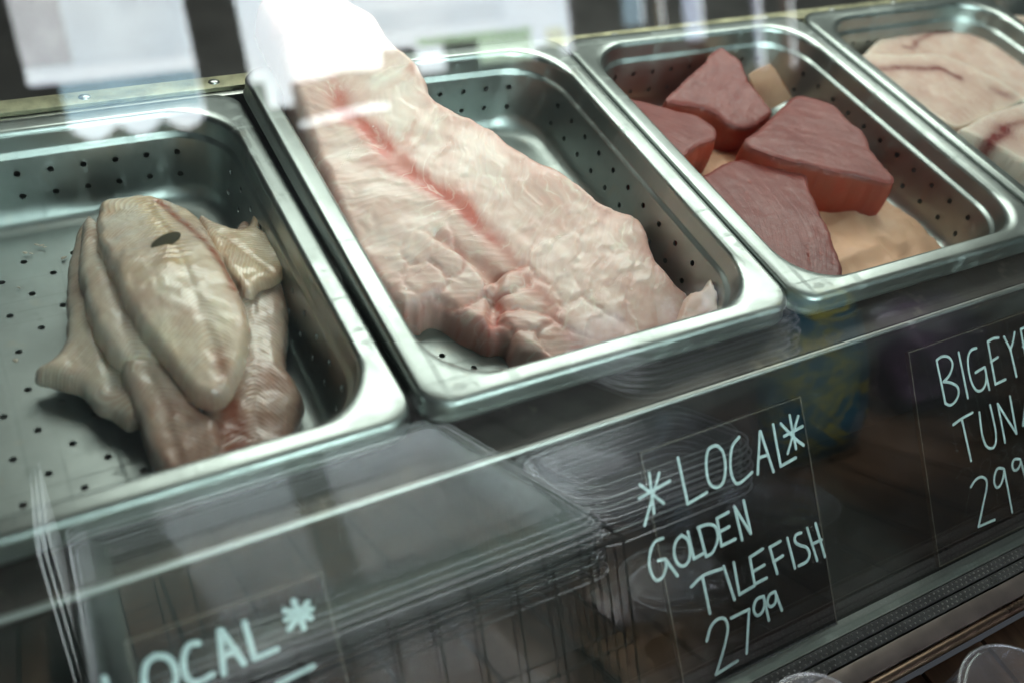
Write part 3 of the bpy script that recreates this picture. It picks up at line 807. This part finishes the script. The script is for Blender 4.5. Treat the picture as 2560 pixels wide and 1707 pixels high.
    tag(o, label, 'tuna block', 'raw tuna blocks on the brown paper')
    return o
TB = FLOOR + .003
tuna(Zc([(375, 310), (430, 340), (500, 390), (530, 460), (570, 540), (620, 600), (660, 660), (710, 735), (640, 790), (570, 825), (490, 830), (415, 800), (330, 730), (180, 690), (20, 665), (60, 600), (170, 490), (270, 410), (290, 370), (340, 325)], 1660, 0),
     (-.018, 0, .30), TB, 'paler tuna block with a brown split leaning at the back of the paper', Zc([(250, 700), (450, 400)], 1660, 0), 1, lean=(0, .006))
tuna(Zc([(1950, 640), (2080, 650), (2240, 690), (2352, 720), (2450, 745), (2530, 790), (2590, 850), (2585, 900), (2500, 930), (2430, 970), (2350, 1040), (2290, 1110), (2200, 1180), (2100, 1100), (2010, 880)], 800, 0),
     (-.022, 0, .05), TB, 'dark edged tuna block against the left wall of its pan', Zc([(2100, 700), (2500, 850)], 800, 0), 2)
tuna(Zc([(890, 620), (980, 640), (1060, 665), (1130, 700), (1200, 780), (1290, 850), (1330, 910), (1350, 970), (1400, 1030), (1450, 1090), (1500, 1150), (1485, 1190), (1300, 1150), (1100, 1110), (900, 1060), (760, 1030), (620, 980), (530, 920), (600, 860), (700, 770), (780, 690), (840, 640)], 1660, 0),
     (-.016, 0, .04), TB, 'largest tuna block with a bright orange red cut front face', Zc([(560, 900), (1400, 1100)], 1660, 0), 3)
tuna(Zc([(100, 1300), (200, 1190), (350, 1090), (420, 1060), (520, 1040), (580, 1060), (640, 1075), (700, 1050), (800, 1030), (860, 1050), (905, 1080), (930, 1130), (960, 1250), (1000, 1330), (1040, 1430), (1085, 1500), (1110, 1590), (1165, 1740), (1165, 1810), (1130, 1850), (1000, 1810), (880, 1770), (780, 1730), (700, 1700), (560, 1640), (300, 1480)], 1660, 0),
     (-.026, 0, -.02), TB, 'matt tuna block with cracked grain at the front of the paper', Zc([(500, 1100), (900, 1750)], 1660, 0), 4)

# ---- swordfish steaks
def steak(px, base, th, label, bl, seed, tilt=(0, 0)):
    c0 = at_z(*np.mean(px, 0), base)
    bf = lambda x, y: base + tilt[0] * (np.asarray(x) - c0[0]) + tilt[1] * (np.asarray(y) - c0[1])
    tp = lambda x, y: bf(x, y) + th
    O = np.array([on_height(u, v, lambda x, y: bf(x, y) + .8 * th)[:2] for u, v in px])
    B = [(np.array([on_height(u, v, tp)[:2] for u, v in l]), w, s) for l, w, s in bl]
    cen = O.mean(0)
    def field(P, d):
        x, y = P[:, 0], P[:, 1]
        r = np.hypot(x - cen[0] - .02, y - cen[1] + .05) + fbm(x, y, .04) * .012
        h = fbm(x + seed, y, .05) * .004 + fbm(x, y, .008) * .0005
        blood = .10 * np.clip(fbm(x + 1, y + seed, .03), 0, 1) * 4
        for l, w, s in B:
            dl, _, _ = seg_dist(np.stack([x + fbm(x, y, .012) * .004, y], 1), l)
            blood = blood + s * np.exp(-(dl / w) ** 2) * (.8 + 1.2 * fbm(x, y, .008)) + .25 * s * np.exp(-(dl / (w * 3)) ** 2)
        pale = .9 * sstep(.009, .003, d) + .35 * sstep(.022, .006, d) + np.clip(fbm(x * 3, y * .8, .006) - .08, 0, 1) * 2.4 + .25 * (.5 + .5 * np.sin(r / .0016)) * np.clip(fbm(x, y + 2, .02) + .1, 0, 1)
        return h, blood, pale, .12, r, np.arctan2(y - cen[1], x - cen[0]) * .05
    o = slab('swordfish_steak', O, bf, lambda x, y: np.full(np.shape(x), th) if np.ndim(x) else th, .005, .0022, M_SWORD, field, jitter=.0006, js=.02, seed=seed)
    tag(o, label, 'fish steak', 'swordfish steaks overlapping in the last pan')
    return o
z3 = lambda p: Zc(p, 1660, 0)
steak(z3([(1300, 400), (1350, 295), (1420, 240), (1550, 180), (1740, 120), (1940, 95), (2130, 100), (2352, 125), (2560, 200), (2700, 330), (2760, 500), (2700, 640), (2500, 700), (2300, 690), (2000, 600), (1600, 520)]), -.050, .024,
      'swordfish steak at the back with a long dark red bloodline', [(z3([(2020, 180), (2150, 200), (2280, 260), (2400, 340)]), .006, 1.0), (z3([(1570, 310), (1620, 320), (1650, 280), (1750, 220), (1880, 195)]), .0035, .6)], 21)
steak(z3([(1180, 420), (1300, 362), (1500, 367), (1680, 362), (1850, 392), (2000, 452), (2150, 522), (2260, 592), (2330, 662), (2345, 695), (2270, 740), (2160, 790), (2040, 840), (1900, 870), (1700, 760), (1400, 560)]), -.034, .024,
      'swordfish steak in the middle with a pale notch and white flecks', [(z3([(1400, 450), (1560, 440), (1800, 450), (1930, 510)]), .004, .7), (z3([(2160, 590), (2230, 630)]), .006, .5)], 22, tilt=(.02, .05))
steak(z3([(1900, 870), (1960, 828), (2050, 765), (2200, 718), (2352, 685), (2560, 700), (2760, 800), (2850, 1000), (2760, 1150), (2500, 1180), (2300, 1080), (2080, 960)]), -.018, .024,
      'swordfish steak at the front with a short dark red streak', [(z3([(2130, 930), (2190, 880), (2230, 850)]), .006, 1.0), (z3([(2250, 820), (2420, 790)]), .003, .5)], 23, tilt=(.02, .05))

# ------------------------------------------------------------------ price signs with hand lettering
SA = math.radians(46)
SN = np.array([0, -math.sin(SA), math.cos(SA)])
SO = np.array([0, -.1470, -.1562 + .0028])
M_BOARD = simple('chalkboard', (.003, .003, .003), .75, 0, .4, 30); M_BOARD.node_tree.nodes['Principled BSDF'].inputs['Specular IOR Level'].default_value = .03
M_EDGE = simple('board_edge', (.05, .034, .017), .5, 0, .3, 60)
M_INK = simple('chalk_marker', (.56, .68, .68), .6, 0, .12, 300)
def sp(u, v, n=0.0): return on_plane(u, v, SN, SO + SN * n)
def sign(corner_tl, width, height, strokes, w, label):
    ux = np.array([1., 0, 0]); uy = np.array([0, math.cos(SA), math.sin(SA)])
    tl = sp(*corner_tl)
    x0 = tl[0]; ytop = (tl - SO) @ uy
    root = empty('price_sign', tuple(SO + ux * (x0 + width / 2) + uy * (ytop - height)))
    tag(root, label, 'sign', 'black hand-lettered price signs leaning inside the front glass')
    def slabm(nm, a, b, c, d, n0, n1, mat):
        P = []
        for n in (n0, n1):
            for s, t in ((a, c), (b, c), (b, d), (a, d)): P.append(SO + ux * s + uy * t + SN * n)
        me = mesh_from(nm, P, [(3, 2, 1, 0), (4, 5, 6, 7), (0, 1, 5, 4), (1, 2, 6, 5), (2, 3, 7, 6), (3, 0, 4, 7)], False)
        o = link(nm, me, mat, root); o.matrix_parent_inverse = Matrix.Translation(root.location).inverted(); return o
    y0 = ytop - height
    slabm('board', x0 + .0008, x0 + width - .0008, y0 + .0008, ytop - .0008, -.0028, 0, M_BOARD)
    # thin edge strips round the board
    P = []
    prt = []
    for a, b, c, d in ((x0, x0 + width, ytop - .0008, ytop), (x0, x0 + width, y0, y0 + .0008), (x0, x0 + .0008, y0 + .0008, ytop - .0008), (x0 + width - .0008, x0 + width, y0 + .0008, ytop - .0008)):
        vs = []
        for n in (-.0028, .0003):
            for s, t in ((a, c), (b, c), (b, d), (a, d)): vs.append(SO + ux * s + uy * t + SN * n)
        prt.append((vs, [(3, 2, 1, 0), (4, 5, 6, 7), (0, 1, 5, 4), (1, 2, 6, 5), (2, 3, 7, 6), (3, 0, 4, 7)]))
    o = link('edge_trim', mesh_from('edge_trim', *join(prt), False), M_EDGE, root); o.matrix_parent_inverse = Matrix.Translation(root.location).inverted()
    prt = []
    for st in strokes:
        p = np.array([sp(u, v, .0003) for u, v in st])
        if len(p) > 2: p = smooth_poly(p, .0016, False)
        prt.append(tube(p, w / 2, 8, .00035, SN))
    o = link('lettering', mesh_from('lettering', *join(prt)), M_INK, root); o.matrix_parent_inverse = Matrix.Translation(root.location).inverted()
    return root
def loop(p): return p
A3 = lambda *s: [Zc(p, 1660, 550) for p in s]
B3 = lambda *s: [Zc(p, 1660, 1107) for p in s]
C3 = lambda *s: [Zc(p, 800, 1107) for p in s]
D3 = lambda *s: [Zc(p, 0, 1107) for p in s]
tuna_txt = A3([(1780, 915), (1838, 1195)], [(1780, 915), (1815, 890), (1860, 895), (1885, 940), (1865, 1010), (1825, 1055)], [(1825, 1055), (1870, 1060), (1915, 1085), (1925, 1130), (1905, 1180), (1870, 1208), (1838, 1195)],
    [(1925, 865), (1985, 1160)], [(2040, 835), (2005, 850), (1985, 900), (1990, 980), (2010, 1060), (2040, 1110), (2075, 1110), (2100, 1070), (2105, 1010), (2095, 960)], [(2095, 960), (2065, 975), (2035, 995)], [(2095, 960), (2125, 1105)],
    [(2185, 770), (2150, 775), (2115, 795)], [(2115, 795), (2165, 1070)], [(2135, 925), (2180, 895)], [(2165, 1070), (2230, 1040)], [(2222, 765), (2266, 850)], [(2290, 735), (2278, 800), (2262, 850)], [(2264, 850), (2302, 1020)],
    [(2330, 715), (2375, 960)], [(2330, 715), (2410, 675)], [(2345, 825), (2405, 795)], [(2375, 960), (2450, 920)],
    [(1890, 1335), (1945, 1295), (2015, 1255)], [(1945, 1295), (2005, 1570)], [(2060, 1255), (2075, 1380), (2100, 1465), (2135, 1490), (2165, 1460), (2165, 1370), (2130, 1208)], [(2180, 1200), (2228, 1450)], [(2180, 1200), (2302, 1392)], [(2260, 1150), (2303, 1392)],
    [(2372, 1105), (2345, 1340)], [(2372, 1105), (2440, 1300)], [(2358, 1240), (2410, 1215)])
tuna_txt += B3([(2005, 285), (2035, 240), (2075, 220), (2105, 240), (2108, 290), (2085, 400), (2055, 545)], [(2055, 545), (2160, 500)], [(2215, 165), (2180, 165), (2160, 210), (2158, 260), (2175, 290), (2200, 270), (2218, 215), (2222, 170)], [(2222, 170), (2275, 450)],
    [(2325, 105), (2290, 105), (2275, 140), (2285, 175), (2310, 170), (2330, 130), (2328, 108)], [(2328, 108), (2362, 230)], [(2415, 65), (2385, 70), (2370, 105), (2382, 135), (2405, 125), (2420, 85)], [(2420, 70), (2452, 185)])
loc_txt = C3([(2150, 195), (2182, 455)], [(2215, 195), (2120, 535)], [(2090, 270), (2245, 390)], [(2285, 245), (2085, 360)])
loc_txt += B3([(90, 95), (155, 395)], [(155, 395), (280, 320)], [(330, 15), (290, 40), (275, 110), (280, 200), (298, 262), (335, 288), (375, 272), (395, 220), (400, 140), (385, 60), (350, 18), (325, 16)],
    [(490, -40), (450, 10), (435, 80), (435, 170), (455, 240), (490, 262), (575, 190)], [(625, -75), (612, 200)], [(630, -75), (715, 185)], [(622, 95), (675, 75)], [(712, -121), (762, 150)], [(762, 150), (860, 95)])
loc_txt += A3([(820, 1275), (862, 1490)], [(875, 1280), (808, 1522)], [(762, 1328), (850, 1420), (912, 1468)], [(905, 1345), (785, 1410)])
loc_txt += C3([(2240, 620), (2190, 640), (2160, 700), (2150, 780), (2165, 850), (2200, 895), (2240, 870), (2262, 800), (2255, 755)], [(2255, 755), (2210, 765)], [(2255, 755), (2335, 865)])
loc_txt += B3([(115, 600), (78, 640), (65, 710), (85, 780), (125, 802), (160, 770), (170, 700), (155, 630), (115, 602)], [(155, 580), (195, 755)], [(195, 755), (265, 715)], [(225, 550), (275, 740)], [(220, 552), (280, 530), (330, 540), (350, 590), (345, 650), (315, 715), (275, 740)],
    [(345, 490), (375, 670)], [(375, 670), (465, 625)], [(345, 490), (420, 450)], [(360, 580), (425, 545)], [(460, 415), (510, 630)], [(460, 415), (565, 588)], [(520, 375), (567, 588)],
    [(180, 935), (260, 862), (375, 820)], [(250, 868), (300, 1110)], [(390, 805), (460, 1020)], [(455, 780), (492, 988)], [(492, 988), (590, 930)], [(560, 745), (592, 920)], [(592, 920), (670, 880)], [(560, 745), (645, 690)], [(582, 838), (655, 795)],
    [(690, 680), (740, 850)], [(690, 680), (760, 640)], [(715, 775), (775, 735)], [(805, 620), (855, 815)], [(895, 585), (860, 600), (855, 640), (885, 665), (930, 680), (950, 720), (935, 770), (880, 800)], [(935, 555), (1000, 765)], [(990, 525), (1050, 740)], [(965, 660), (1030, 630)],
    [(280, 1290), (305, 1200), (350, 1150), (395, 1145), (415, 1190), (410, 1260), (380, 1380), (340, 1510)], [(340, 1510), (480, 1420)], [(440, 1140), (555, 1085)], [(555, 1085), (540, 1370)],
    [(650, 1000), (605, 1020), (585, 1080), (605, 1125), (640, 1105), (657, 1050), (650, 1000)], [(650, 1000), (685, 1155)], [(725, 970), (690, 990), (675, 1040), (695, 1068), (725, 1045), (732, 1000), (725, 970)], [(725, 970), (770, 1090)])
ocal_txt = D3([(680, 1535), (745, 1800)], [(745, 1800), (880, 1735)], [(1010, 1392), (960, 1430), (940, 1500), (945, 1580), (980, 1650), (1050, 1660), (1120, 1610), (1150, 1530), (1130, 1440), (1080, 1392), (1010, 1390)], [(1295, 1305), (1240, 1312), (1205, 1370), (1197, 1450), (1220, 1530), (1260, 1562), (1320, 1550), (1390, 1508)],
    [(1432, 1222), (1462, 1505)], [(1445, 1222), (1595, 1440)], [(1455, 1392), (1545, 1352)], [(1595, 1170), (1662, 1405)], [(1662, 1405), (1808, 1345)],
    [(1918, 1030), (1985, 1205)], [(2008, 1040), (1890, 1212)], [(1860, 1090), (2030, 1142)], [(2035, 1085), (1868, 1150)], [(1810, 1572), (2045, 1455)])
sign((310, 1605), .0945, .158, ocal_txt, .0033, 'blurred black sign ending OCAL and a star below the folded fillets')
sign((1600, 1130), .1272, .158, loc_txt, .0022, 'black sign lettered LOCAL GOLDEN TILEFISH 27.99')
sign((2270, 880), .1272, .158, tuna_txt, .0021, 'black sign lettered BIGEYE TUNA 29.99')

# ------------------------------------------------------------------ wooden counter in front of the glass
BZ = -.172
ct = empty('wooden_counter', (.2, -.5, BZ)); tag(ct, 'dark wooden slat counter below the glass front', 'counter')
for k in range(-10, 18):
    x = .2993 + k * .0605
    b = box('slat', (x + .0016 - .2, -.95 + .5, -.022), (x + .0605 - .0016 - .2, -.1965 + .5, 0), M_WOOD, ct, bev=.0012)

# ------------------------------------------------------------------ clear containers on the counter, seen mirrored in the glass
def frosted(name, col, haze):
    return clear_plastic(name, haze, col)
M_LID = frosted('frosted_lid', (.50, .60, .54), .045)
def rr3(cx, cy, hx, hy, r, z, seg=8):
    return [(cx + x, cy + y, z) for x, y in rrect(hx, hy, r, seg)]
def lid_mesh(hx, hy, r, h, panel=True):
    """a shallow clear lid: flange, sloping wall, flat top panel"""
    V = []; F = []; n = 36
    prof = [(0, 0, r), (.006, .0004, r), (.0075, .002, r), (.012, h, r * .8), (.020, h + .0015, r * .7)]
    for d, z, rr in prof: V += [(x, y, z) for x, y in rrect(hx - d, hy - d, max(.003, rr - d * .3), 8)]
    for i in range(len(prof) - 1):
        for k in range(n): F.append((i * n + k, i * n + (k + 1) % n, (i + 1) * n + (k + 1) % n, (i + 1) * n + k))
    if panel: F.append(tuple((len(prof) - 1) * n + k for k in range(n)))
    return mesh_from('lid', V, F)
def lid_stack(cx, cy, hx, hy, r, z0, z1, count, h, name, labels, cat, group, mat):
    shell = lid_mesh(hx, hy, r, h); shell.materials.append(mat)
    open_shell = lid_mesh(hx, hy, r, h, False); open_shell.materials.append(mat)
    p = rr3(0, 0, hx, hy, r, 0); p.append(p[0])
    rim = mesh_from('rim', *tube(p, .0009, 6, caps=False)); rim.materials.append(M_GLINT_RIM)
    rg = random.Random(int(cx * 1000) + count)
    for k in range(count):
        o = empty(name, (cx + rg.uniform(-.002, .002), cy + rg.uniform(-.002, .002), z0 + (z1 - z0) * k / max(1, count - 1)))
        o.rotation_euler = (0, 0, math.radians(rg.uniform(-.6, .6)))
        tag(o, labels[0] if k < count - 1 else labels[1], cat, group)
        a = bpy.data.objects.new('shell', shell if k == count - 1 else open_shell); COL.objects.link(a); a.parent = o
        b = bpy.data.objects.new('rim', rim); COL.objects.link(b); b.parent = o
lid_stack(-.036, -.325, .146, .125, .014, -.072, -.040, 9, .006, 'clear_tray', ('broad clear tray within the nested stack in the wire basket', 'topmost broad clear tray of the stack in the wire basket'), 'tray', 'nested trays mirrored in the glass', M_LID)
lid_stack(.200, -.300, .078, .052, .028, -.085, -.050, 8, .005, 'clear_tray', ('round cornered clear tray within the low stack beside the wire basket', 'topmost round cornered tray of the stack beside the wire basket'), 'tray', 'round cornered trays mirrored in the glass', M_CLEAR)
lid_stack(.325, -.40, .090, .065, .028, -.030, .008, 8, .006, 'clear_tray', ('clear tray within the tallest stack behind the others', 'topmost clear tray of the tallest stack behind the others'), 'tray', 'tall stack of trays mirrored in the glass', M_CLEAR)
def bin_box(cx, cy, hx, hy, r, z1, label):
    V = []; F = []; n = 36; pr = [(.020, BZ + .001), (.016, BZ + .001), (.010, BZ + .012), (.002, z1 - .004), (0, z1 - .002)]
    for d, z in pr: V += [(cx + x, cy + y, z) for x, y in rrect(hx - d, hy - d, max(.004, r - d * .3), 8)]
    for i in range(len(pr) - 1):
        for k in range(n): F.append((i * n + k, i * n + (k + 1) % n, (i + 1) * n + (k + 1) % n, (i + 1) * n + k))
    F.append(tuple(range(n))[::-1])
    tag(link('container', mesh_from('container', V, F), M_CLEAR), label, 'container')
bin_box(-.036, -.325, .136, .115, .014, -.073, 'broad clear container under the nested trays in the wire basket')
bin_box(.200, -.300, .066, .042, .024, -.086, 'round cornered clear container under the low stack of trays')
bin_box(.325, -.40, .080, .055, .026, -.031, 'tall clear container under the tallest stack of trays')
# wire basket round the broad lids
M_WIRE = simple('black_wire', (.012, .012, .012), .4, .0, .2, 50)
wb = empty('wire_basket', (-.036, -.325, BZ)); tag(wb, 'black wire basket holding the broad nested trays', 'basket')
def wpart(nm, prt):
    o = link(nm, mesh_from(nm, *join(prt)), M_WIRE, wb); o.matrix_parent_inverse = Matrix.Translation(wb.location).inverted(); return o
bx0, bx1, by0, by1 = -.1865, .1155, -.455, -.196
def ringw(z):
    p = [(bx0, by0, z), (bx1, by0, z), (bx1, by1, z), (bx0, by1, z), (bx0, by0, z)]
    return [tube([a, b], .0013, 6) for a, b in zip(p[:-1], p[1:])]
wpart('top_rim', ringw(-.050)); wpart('middle_ring', ringw(-.122)); wpart('bottom_rim', ringw(-.1695))
up = []
for k in range(13):
    x = bx0 + (bx1 - bx0) * k / 12
    up += [tube([(x, by0, -.050), (x, by0, -.1695)], .0010, 6), tube([(x, by1, -.050), (x, by1, -.1695)], .0010, 6)]
for k in range(1, 11):
    y = by0 + (by1 - by0) * k / 11
    up += [tube([(bx0, y, -.050), (bx0, y, -.1695)], .0010, 6), tube([(bx1, y, -.050), (bx1, y, -.1695)], .0010, 6)]
wpart('upright_wires', up)
# added white plates stand in for tray edges catching window light
M_GLINT_PLATE = frosted('glint_white', (.86, .87, .92), .85)
for k, lb in enumerate(('added white plate for lit tray edges nearest the wire basket', 'middle one of three added white plates for lit tray edges', 'outermost added white plate for lit tray edges at the far left')):
    o = box('edge_glint_plate', (-.1940 - k * .0042, -.56, BZ), (-.1922 - k * .0042, -.405, -.020 - .004 * k), M_GLINT_PLATE, None, .0004)
    tag(o, lb, 'sheet', 'added white plates left of the wire basket')
# blue and yellow packet, purple bag
def packet_mat():
    n = NT('blue_yellow_wrap'); c = n.coord('Object', (1, 1, 2.4))
    w = n.noise(14, 2, c, .5, 1.2)
    col = n.ramp(w, [(.46, (.008, .085, .14)), (.53, (.40, .34, .02)), (.60, (.010, .10, .16))])
    n.set(Base_Color=col, Roughness=.35); return n.m
def pillow(name, c, hx, hy, hz, mat, label, cat, tilt=0):
    bm = bmesh.new(); bmesh.ops.create_uvsphere(bm, u_segments=40, v_segments=24, radius=1)
    for v in bm.verts:
        x, y, z = v.co
        sx = math.copysign(abs(x) ** .45, x); sz = math.copysign(abs(z) ** .5, z)
        w = .08 * math.sin(sx * 9 + sz * 4) + .06 * math.sin(sz * 13 - sx * 5)
        v.co = (sx * hx, y * hy * (1 + w * 2), sz * hz)
    o = bm_obj(name, bm, mat, None, True); o.location = c; o.rotation_euler = (tilt, 0, .1); tag(o, label, cat); return o
pillow('snack_packet', (.475, -.40, BZ + .085), .062, .022, .085, packet_mat(), 'blue packet with yellow swirls standing on the counter', 'packet')
pillow('cellophane_bag', (.665, -.42, BZ + .06), .06, .035, .06, simple('purple_cellophane', (.10, .055, .10), .22, 0, .6, 30), 'crumpled dull purple bag on the counter', 'bag')
# two small clear containers at the very front edge of the counter
def tub(name, c, r, h, label):
    root = empty(name, c); tag(root, label, 'container')
    pr = [(r * .86, 0), (r * .9, .002), (r * .97, h - .008), (r, h - .006), (r, h - .002), (r * .97, h), (r * .9, h + .0012), (r * .82, h + .0003), (0.0005, h + .0002)]
    V = []; F = []; n = 40
    for q, z in pr: V += [(q * math.cos(2 * math.pi * k / n), q * math.sin(2 * math.pi * k / n), z) for k in range(n)]
    for i in range(len(pr) - 1):
        for k in range(n): F.append((i * n + k, i * n + (k + 1) % n, (i + 1) * n + (k + 1) % n, (i + 1) * n + k))
    link('tub', mesh_from('tub', V[:5 * n], F[:4 * n]), M_CLEAR, root)
    link('lid', mesh_from('tub_lid', V[3 * n:], [tuple(i - 3 * n for i in f) for f in F[3 * n:]]), M_CLEAR, root)
    p = [(r * math.cos(a), r * math.sin(a), h - .003) for a in np.linspace(0, 2 * math.pi, 49)]
    link('lid_rim', mesh_from('lid_rim', *tube(p, .0009, 8, caps=False)), M_TUB_RIM, root)
    return root
tub('clear_tub', (.163, -.2075, -.157), .034, .055, 'clear round tub with a white lit rim at the bottom edge beside the sill')
tub('clear_tub', (.292, -.248, BZ), .040, .066, 'clear round tub on the counter slats at the lower right corner')
# ------------------------------------------------------------------ shop front behind the viewer, seen back in the glass
YW = -2.5
M_FRAME = simple('dark_window_frame', (.13, .105, .095), .5, 0, .3, 8)
M_SHOPWALL = simple('dark_shop_wall', (.011, .009, .009), .6, 0, .3, 5)
def sky_mat():
    n = NT('daylight_sky'); n.n.remove(n.b)
    e = n.add('ShaderNodeEmission'); c = n.coord('Object')
    t = n.noise(.8, 3, c)
    n.link(n.ramp(t, [(.35, (.80, .87, .96)), (.65, (.93, .96, 1.0))]), e.inputs[0]); e.inputs[1].default_value = 11.0
    n.link(e.outputs[0], n.out.inputs[0]); return n.m
bm = bmesh.new(); box_bm(bm, (-3, -6.1, -3), (9, -6.0, 9)); sky = bm_obj('sky', bm, sky_mat()); tag(sky, 'bright white daylight outside the shop windows', 'sky', kind='structure')
front = empty('shop_front', (.7, YW, -1.2))
tag(front, 'dark timber shop front with bright window openings mirrored in the slanted glass', 'shop front')
def fpart(o):
    o.parent = front; o.matrix_parent_inverse = Matrix.Translation(front.location).inverted(); return o
def tinted(name, c):
    n = NT(name); n.n.remove(n.b)
    t = n.add('ShaderNodeBsdfTransparent'); co = n.coord('Object'); v = n.noise(9, 3, co)
    n.link(n.mix(v, tuple(a * .9 for a in c), tuple(min(1, a * 1.1) for a in c)), t.inputs[0]); n.link(t.outputs[0], n.out.inputs[0]); return n.m
def panel(x0, x1, z0, z1, mat=None, name='wall_panel', dy=0.0, th=.03):
    return fpart(box(name, (x0, YW - th / 2 + dy, z0), (x1, YW + th / 2 + dy, z1), mat or M_SHOPWALL))
def add_tint(x0, x1, z0, z1, c, dy=-.03):  # tinted sheets over the sky stand in for lit shapes beyond
    return panel(x0, x1, z0, z1, tinted('sky_tint', tuple(q ** .5 for q in c)), 'tint_sheet', dy, .006)
panel(-4.0, -.062, -1.2, 3.4); panel(2.75, 9.5, -1.2, 3.4); panel(-.062, 2.75, -1.2, .165); panel(-.062, 2.75, 2.8, 3.4)  # openings carried up past the mirrored part for more front light
panel(.360, .494, .165, 2.8, M_FRAME, 'window_post')
# made-up board whose dips of bright sky stand in for white scallops
pts = [(-.062, .165), (.360, .165), (.360, .282)]
for k in range(3):
    x1, x0 = .360 - k * .117, .360 - (k + 1) * .117
    for t in np.linspace(0, 1, 9): pts.append((x1 + (x0 - x1) * t, .272 - .034 * math.sin(math.pi * t) + .006 * k * 0))
pts += [(.009, .39), (-.062, .39)]
fpart(prism('scallop_cutout', [(a, b) for a, b in pts], 1, YW - .012, YW + .012, M_SHOPWALL))
add_tint(.012, .358, .292, .392, (.30, .42, .47)); add_tint(-.060, .010, .392, .40, (.8, .8, .9))
add_tint(-.060, .358, .43, 2.8, (.80, .83, .87), -.045)
add_tint(-.060, .060, .44, .62, (.78, .72, .70), -.06)
# second window with made-up panels whose gaps of sky form white streaks
panel(.494, .53, .165, .335); panel(.53, .61, .165, .262)
fpart(prism('wall_panel', [(.61, .213), (.66, .221), (.74, .231), (.82, .237), (.90, .234), (.90, .345), (.86, .334), (.78, .340), (.70, .330), (.61, .322)], 1, YW - .01, YW + .02, M_SHOPWALL))
fpart(prism('wall_panel', [(.61, .165), (.90, .165), (.90, .216), (.80, .214), (.70, .205), (.61, .196)], 1, YW - .015, YW + .015, M_SHOPWALL)); panel(.90, 1.0, .165, .385); panel(1.0, 1.105, .165, .305); panel(1.105, 1.212, .165, .384); panel(1.212, 1.62, .165, .312); panel(1.43, 1.51, .312, .345); panel(1.57, 1.62, .312, 2.8, M_FRAME, 'window_post')
add_tint(1.03, 1.43, .386, .408, (.42, .55, .34)); add_tint(1.214, 1.425, .313, .385, (.55, .66, .47)); add_tint(1.50, 1.568, .345, .40, (.85, .82, .62), -.05)
add_tint(.80, 1.35, .44, .50, (.86, .90, .93), -.05)
# darker bays on the right
panel(1.62, 1.765, .165, 2.8); panel(1.765, 1.87, .165, .375); add_tint(1.765, 1.87, .375, 2.8, (.22, .29, .33)); panel(1.87, 1.905, .165, 2.8)
panel(1.905, 1.955, .165, .36); add_tint(1.905, 1.955, .36, 2.8, (.20, .15, .09)); panel(1.955, 2.02, .165, 2.8)
panel(2.02, 2.125, .165, .305); add_tint(2.02, 2.125, .305, 2.8, (.48, .50, .60)); panel(2.125, 2.335, .165, 2.8); panel(2.335, 2.395, .165, .18); add_tint(2.335, 2.395, .18, 2.8, (.34, .32, .40))
panel(2.395, 2.47, .165, 2.8); add_tint(2.47, 2.55, .165, 2.8, (.055, .025, .016)); panel(2.55, 2.75, .165, 2.8)
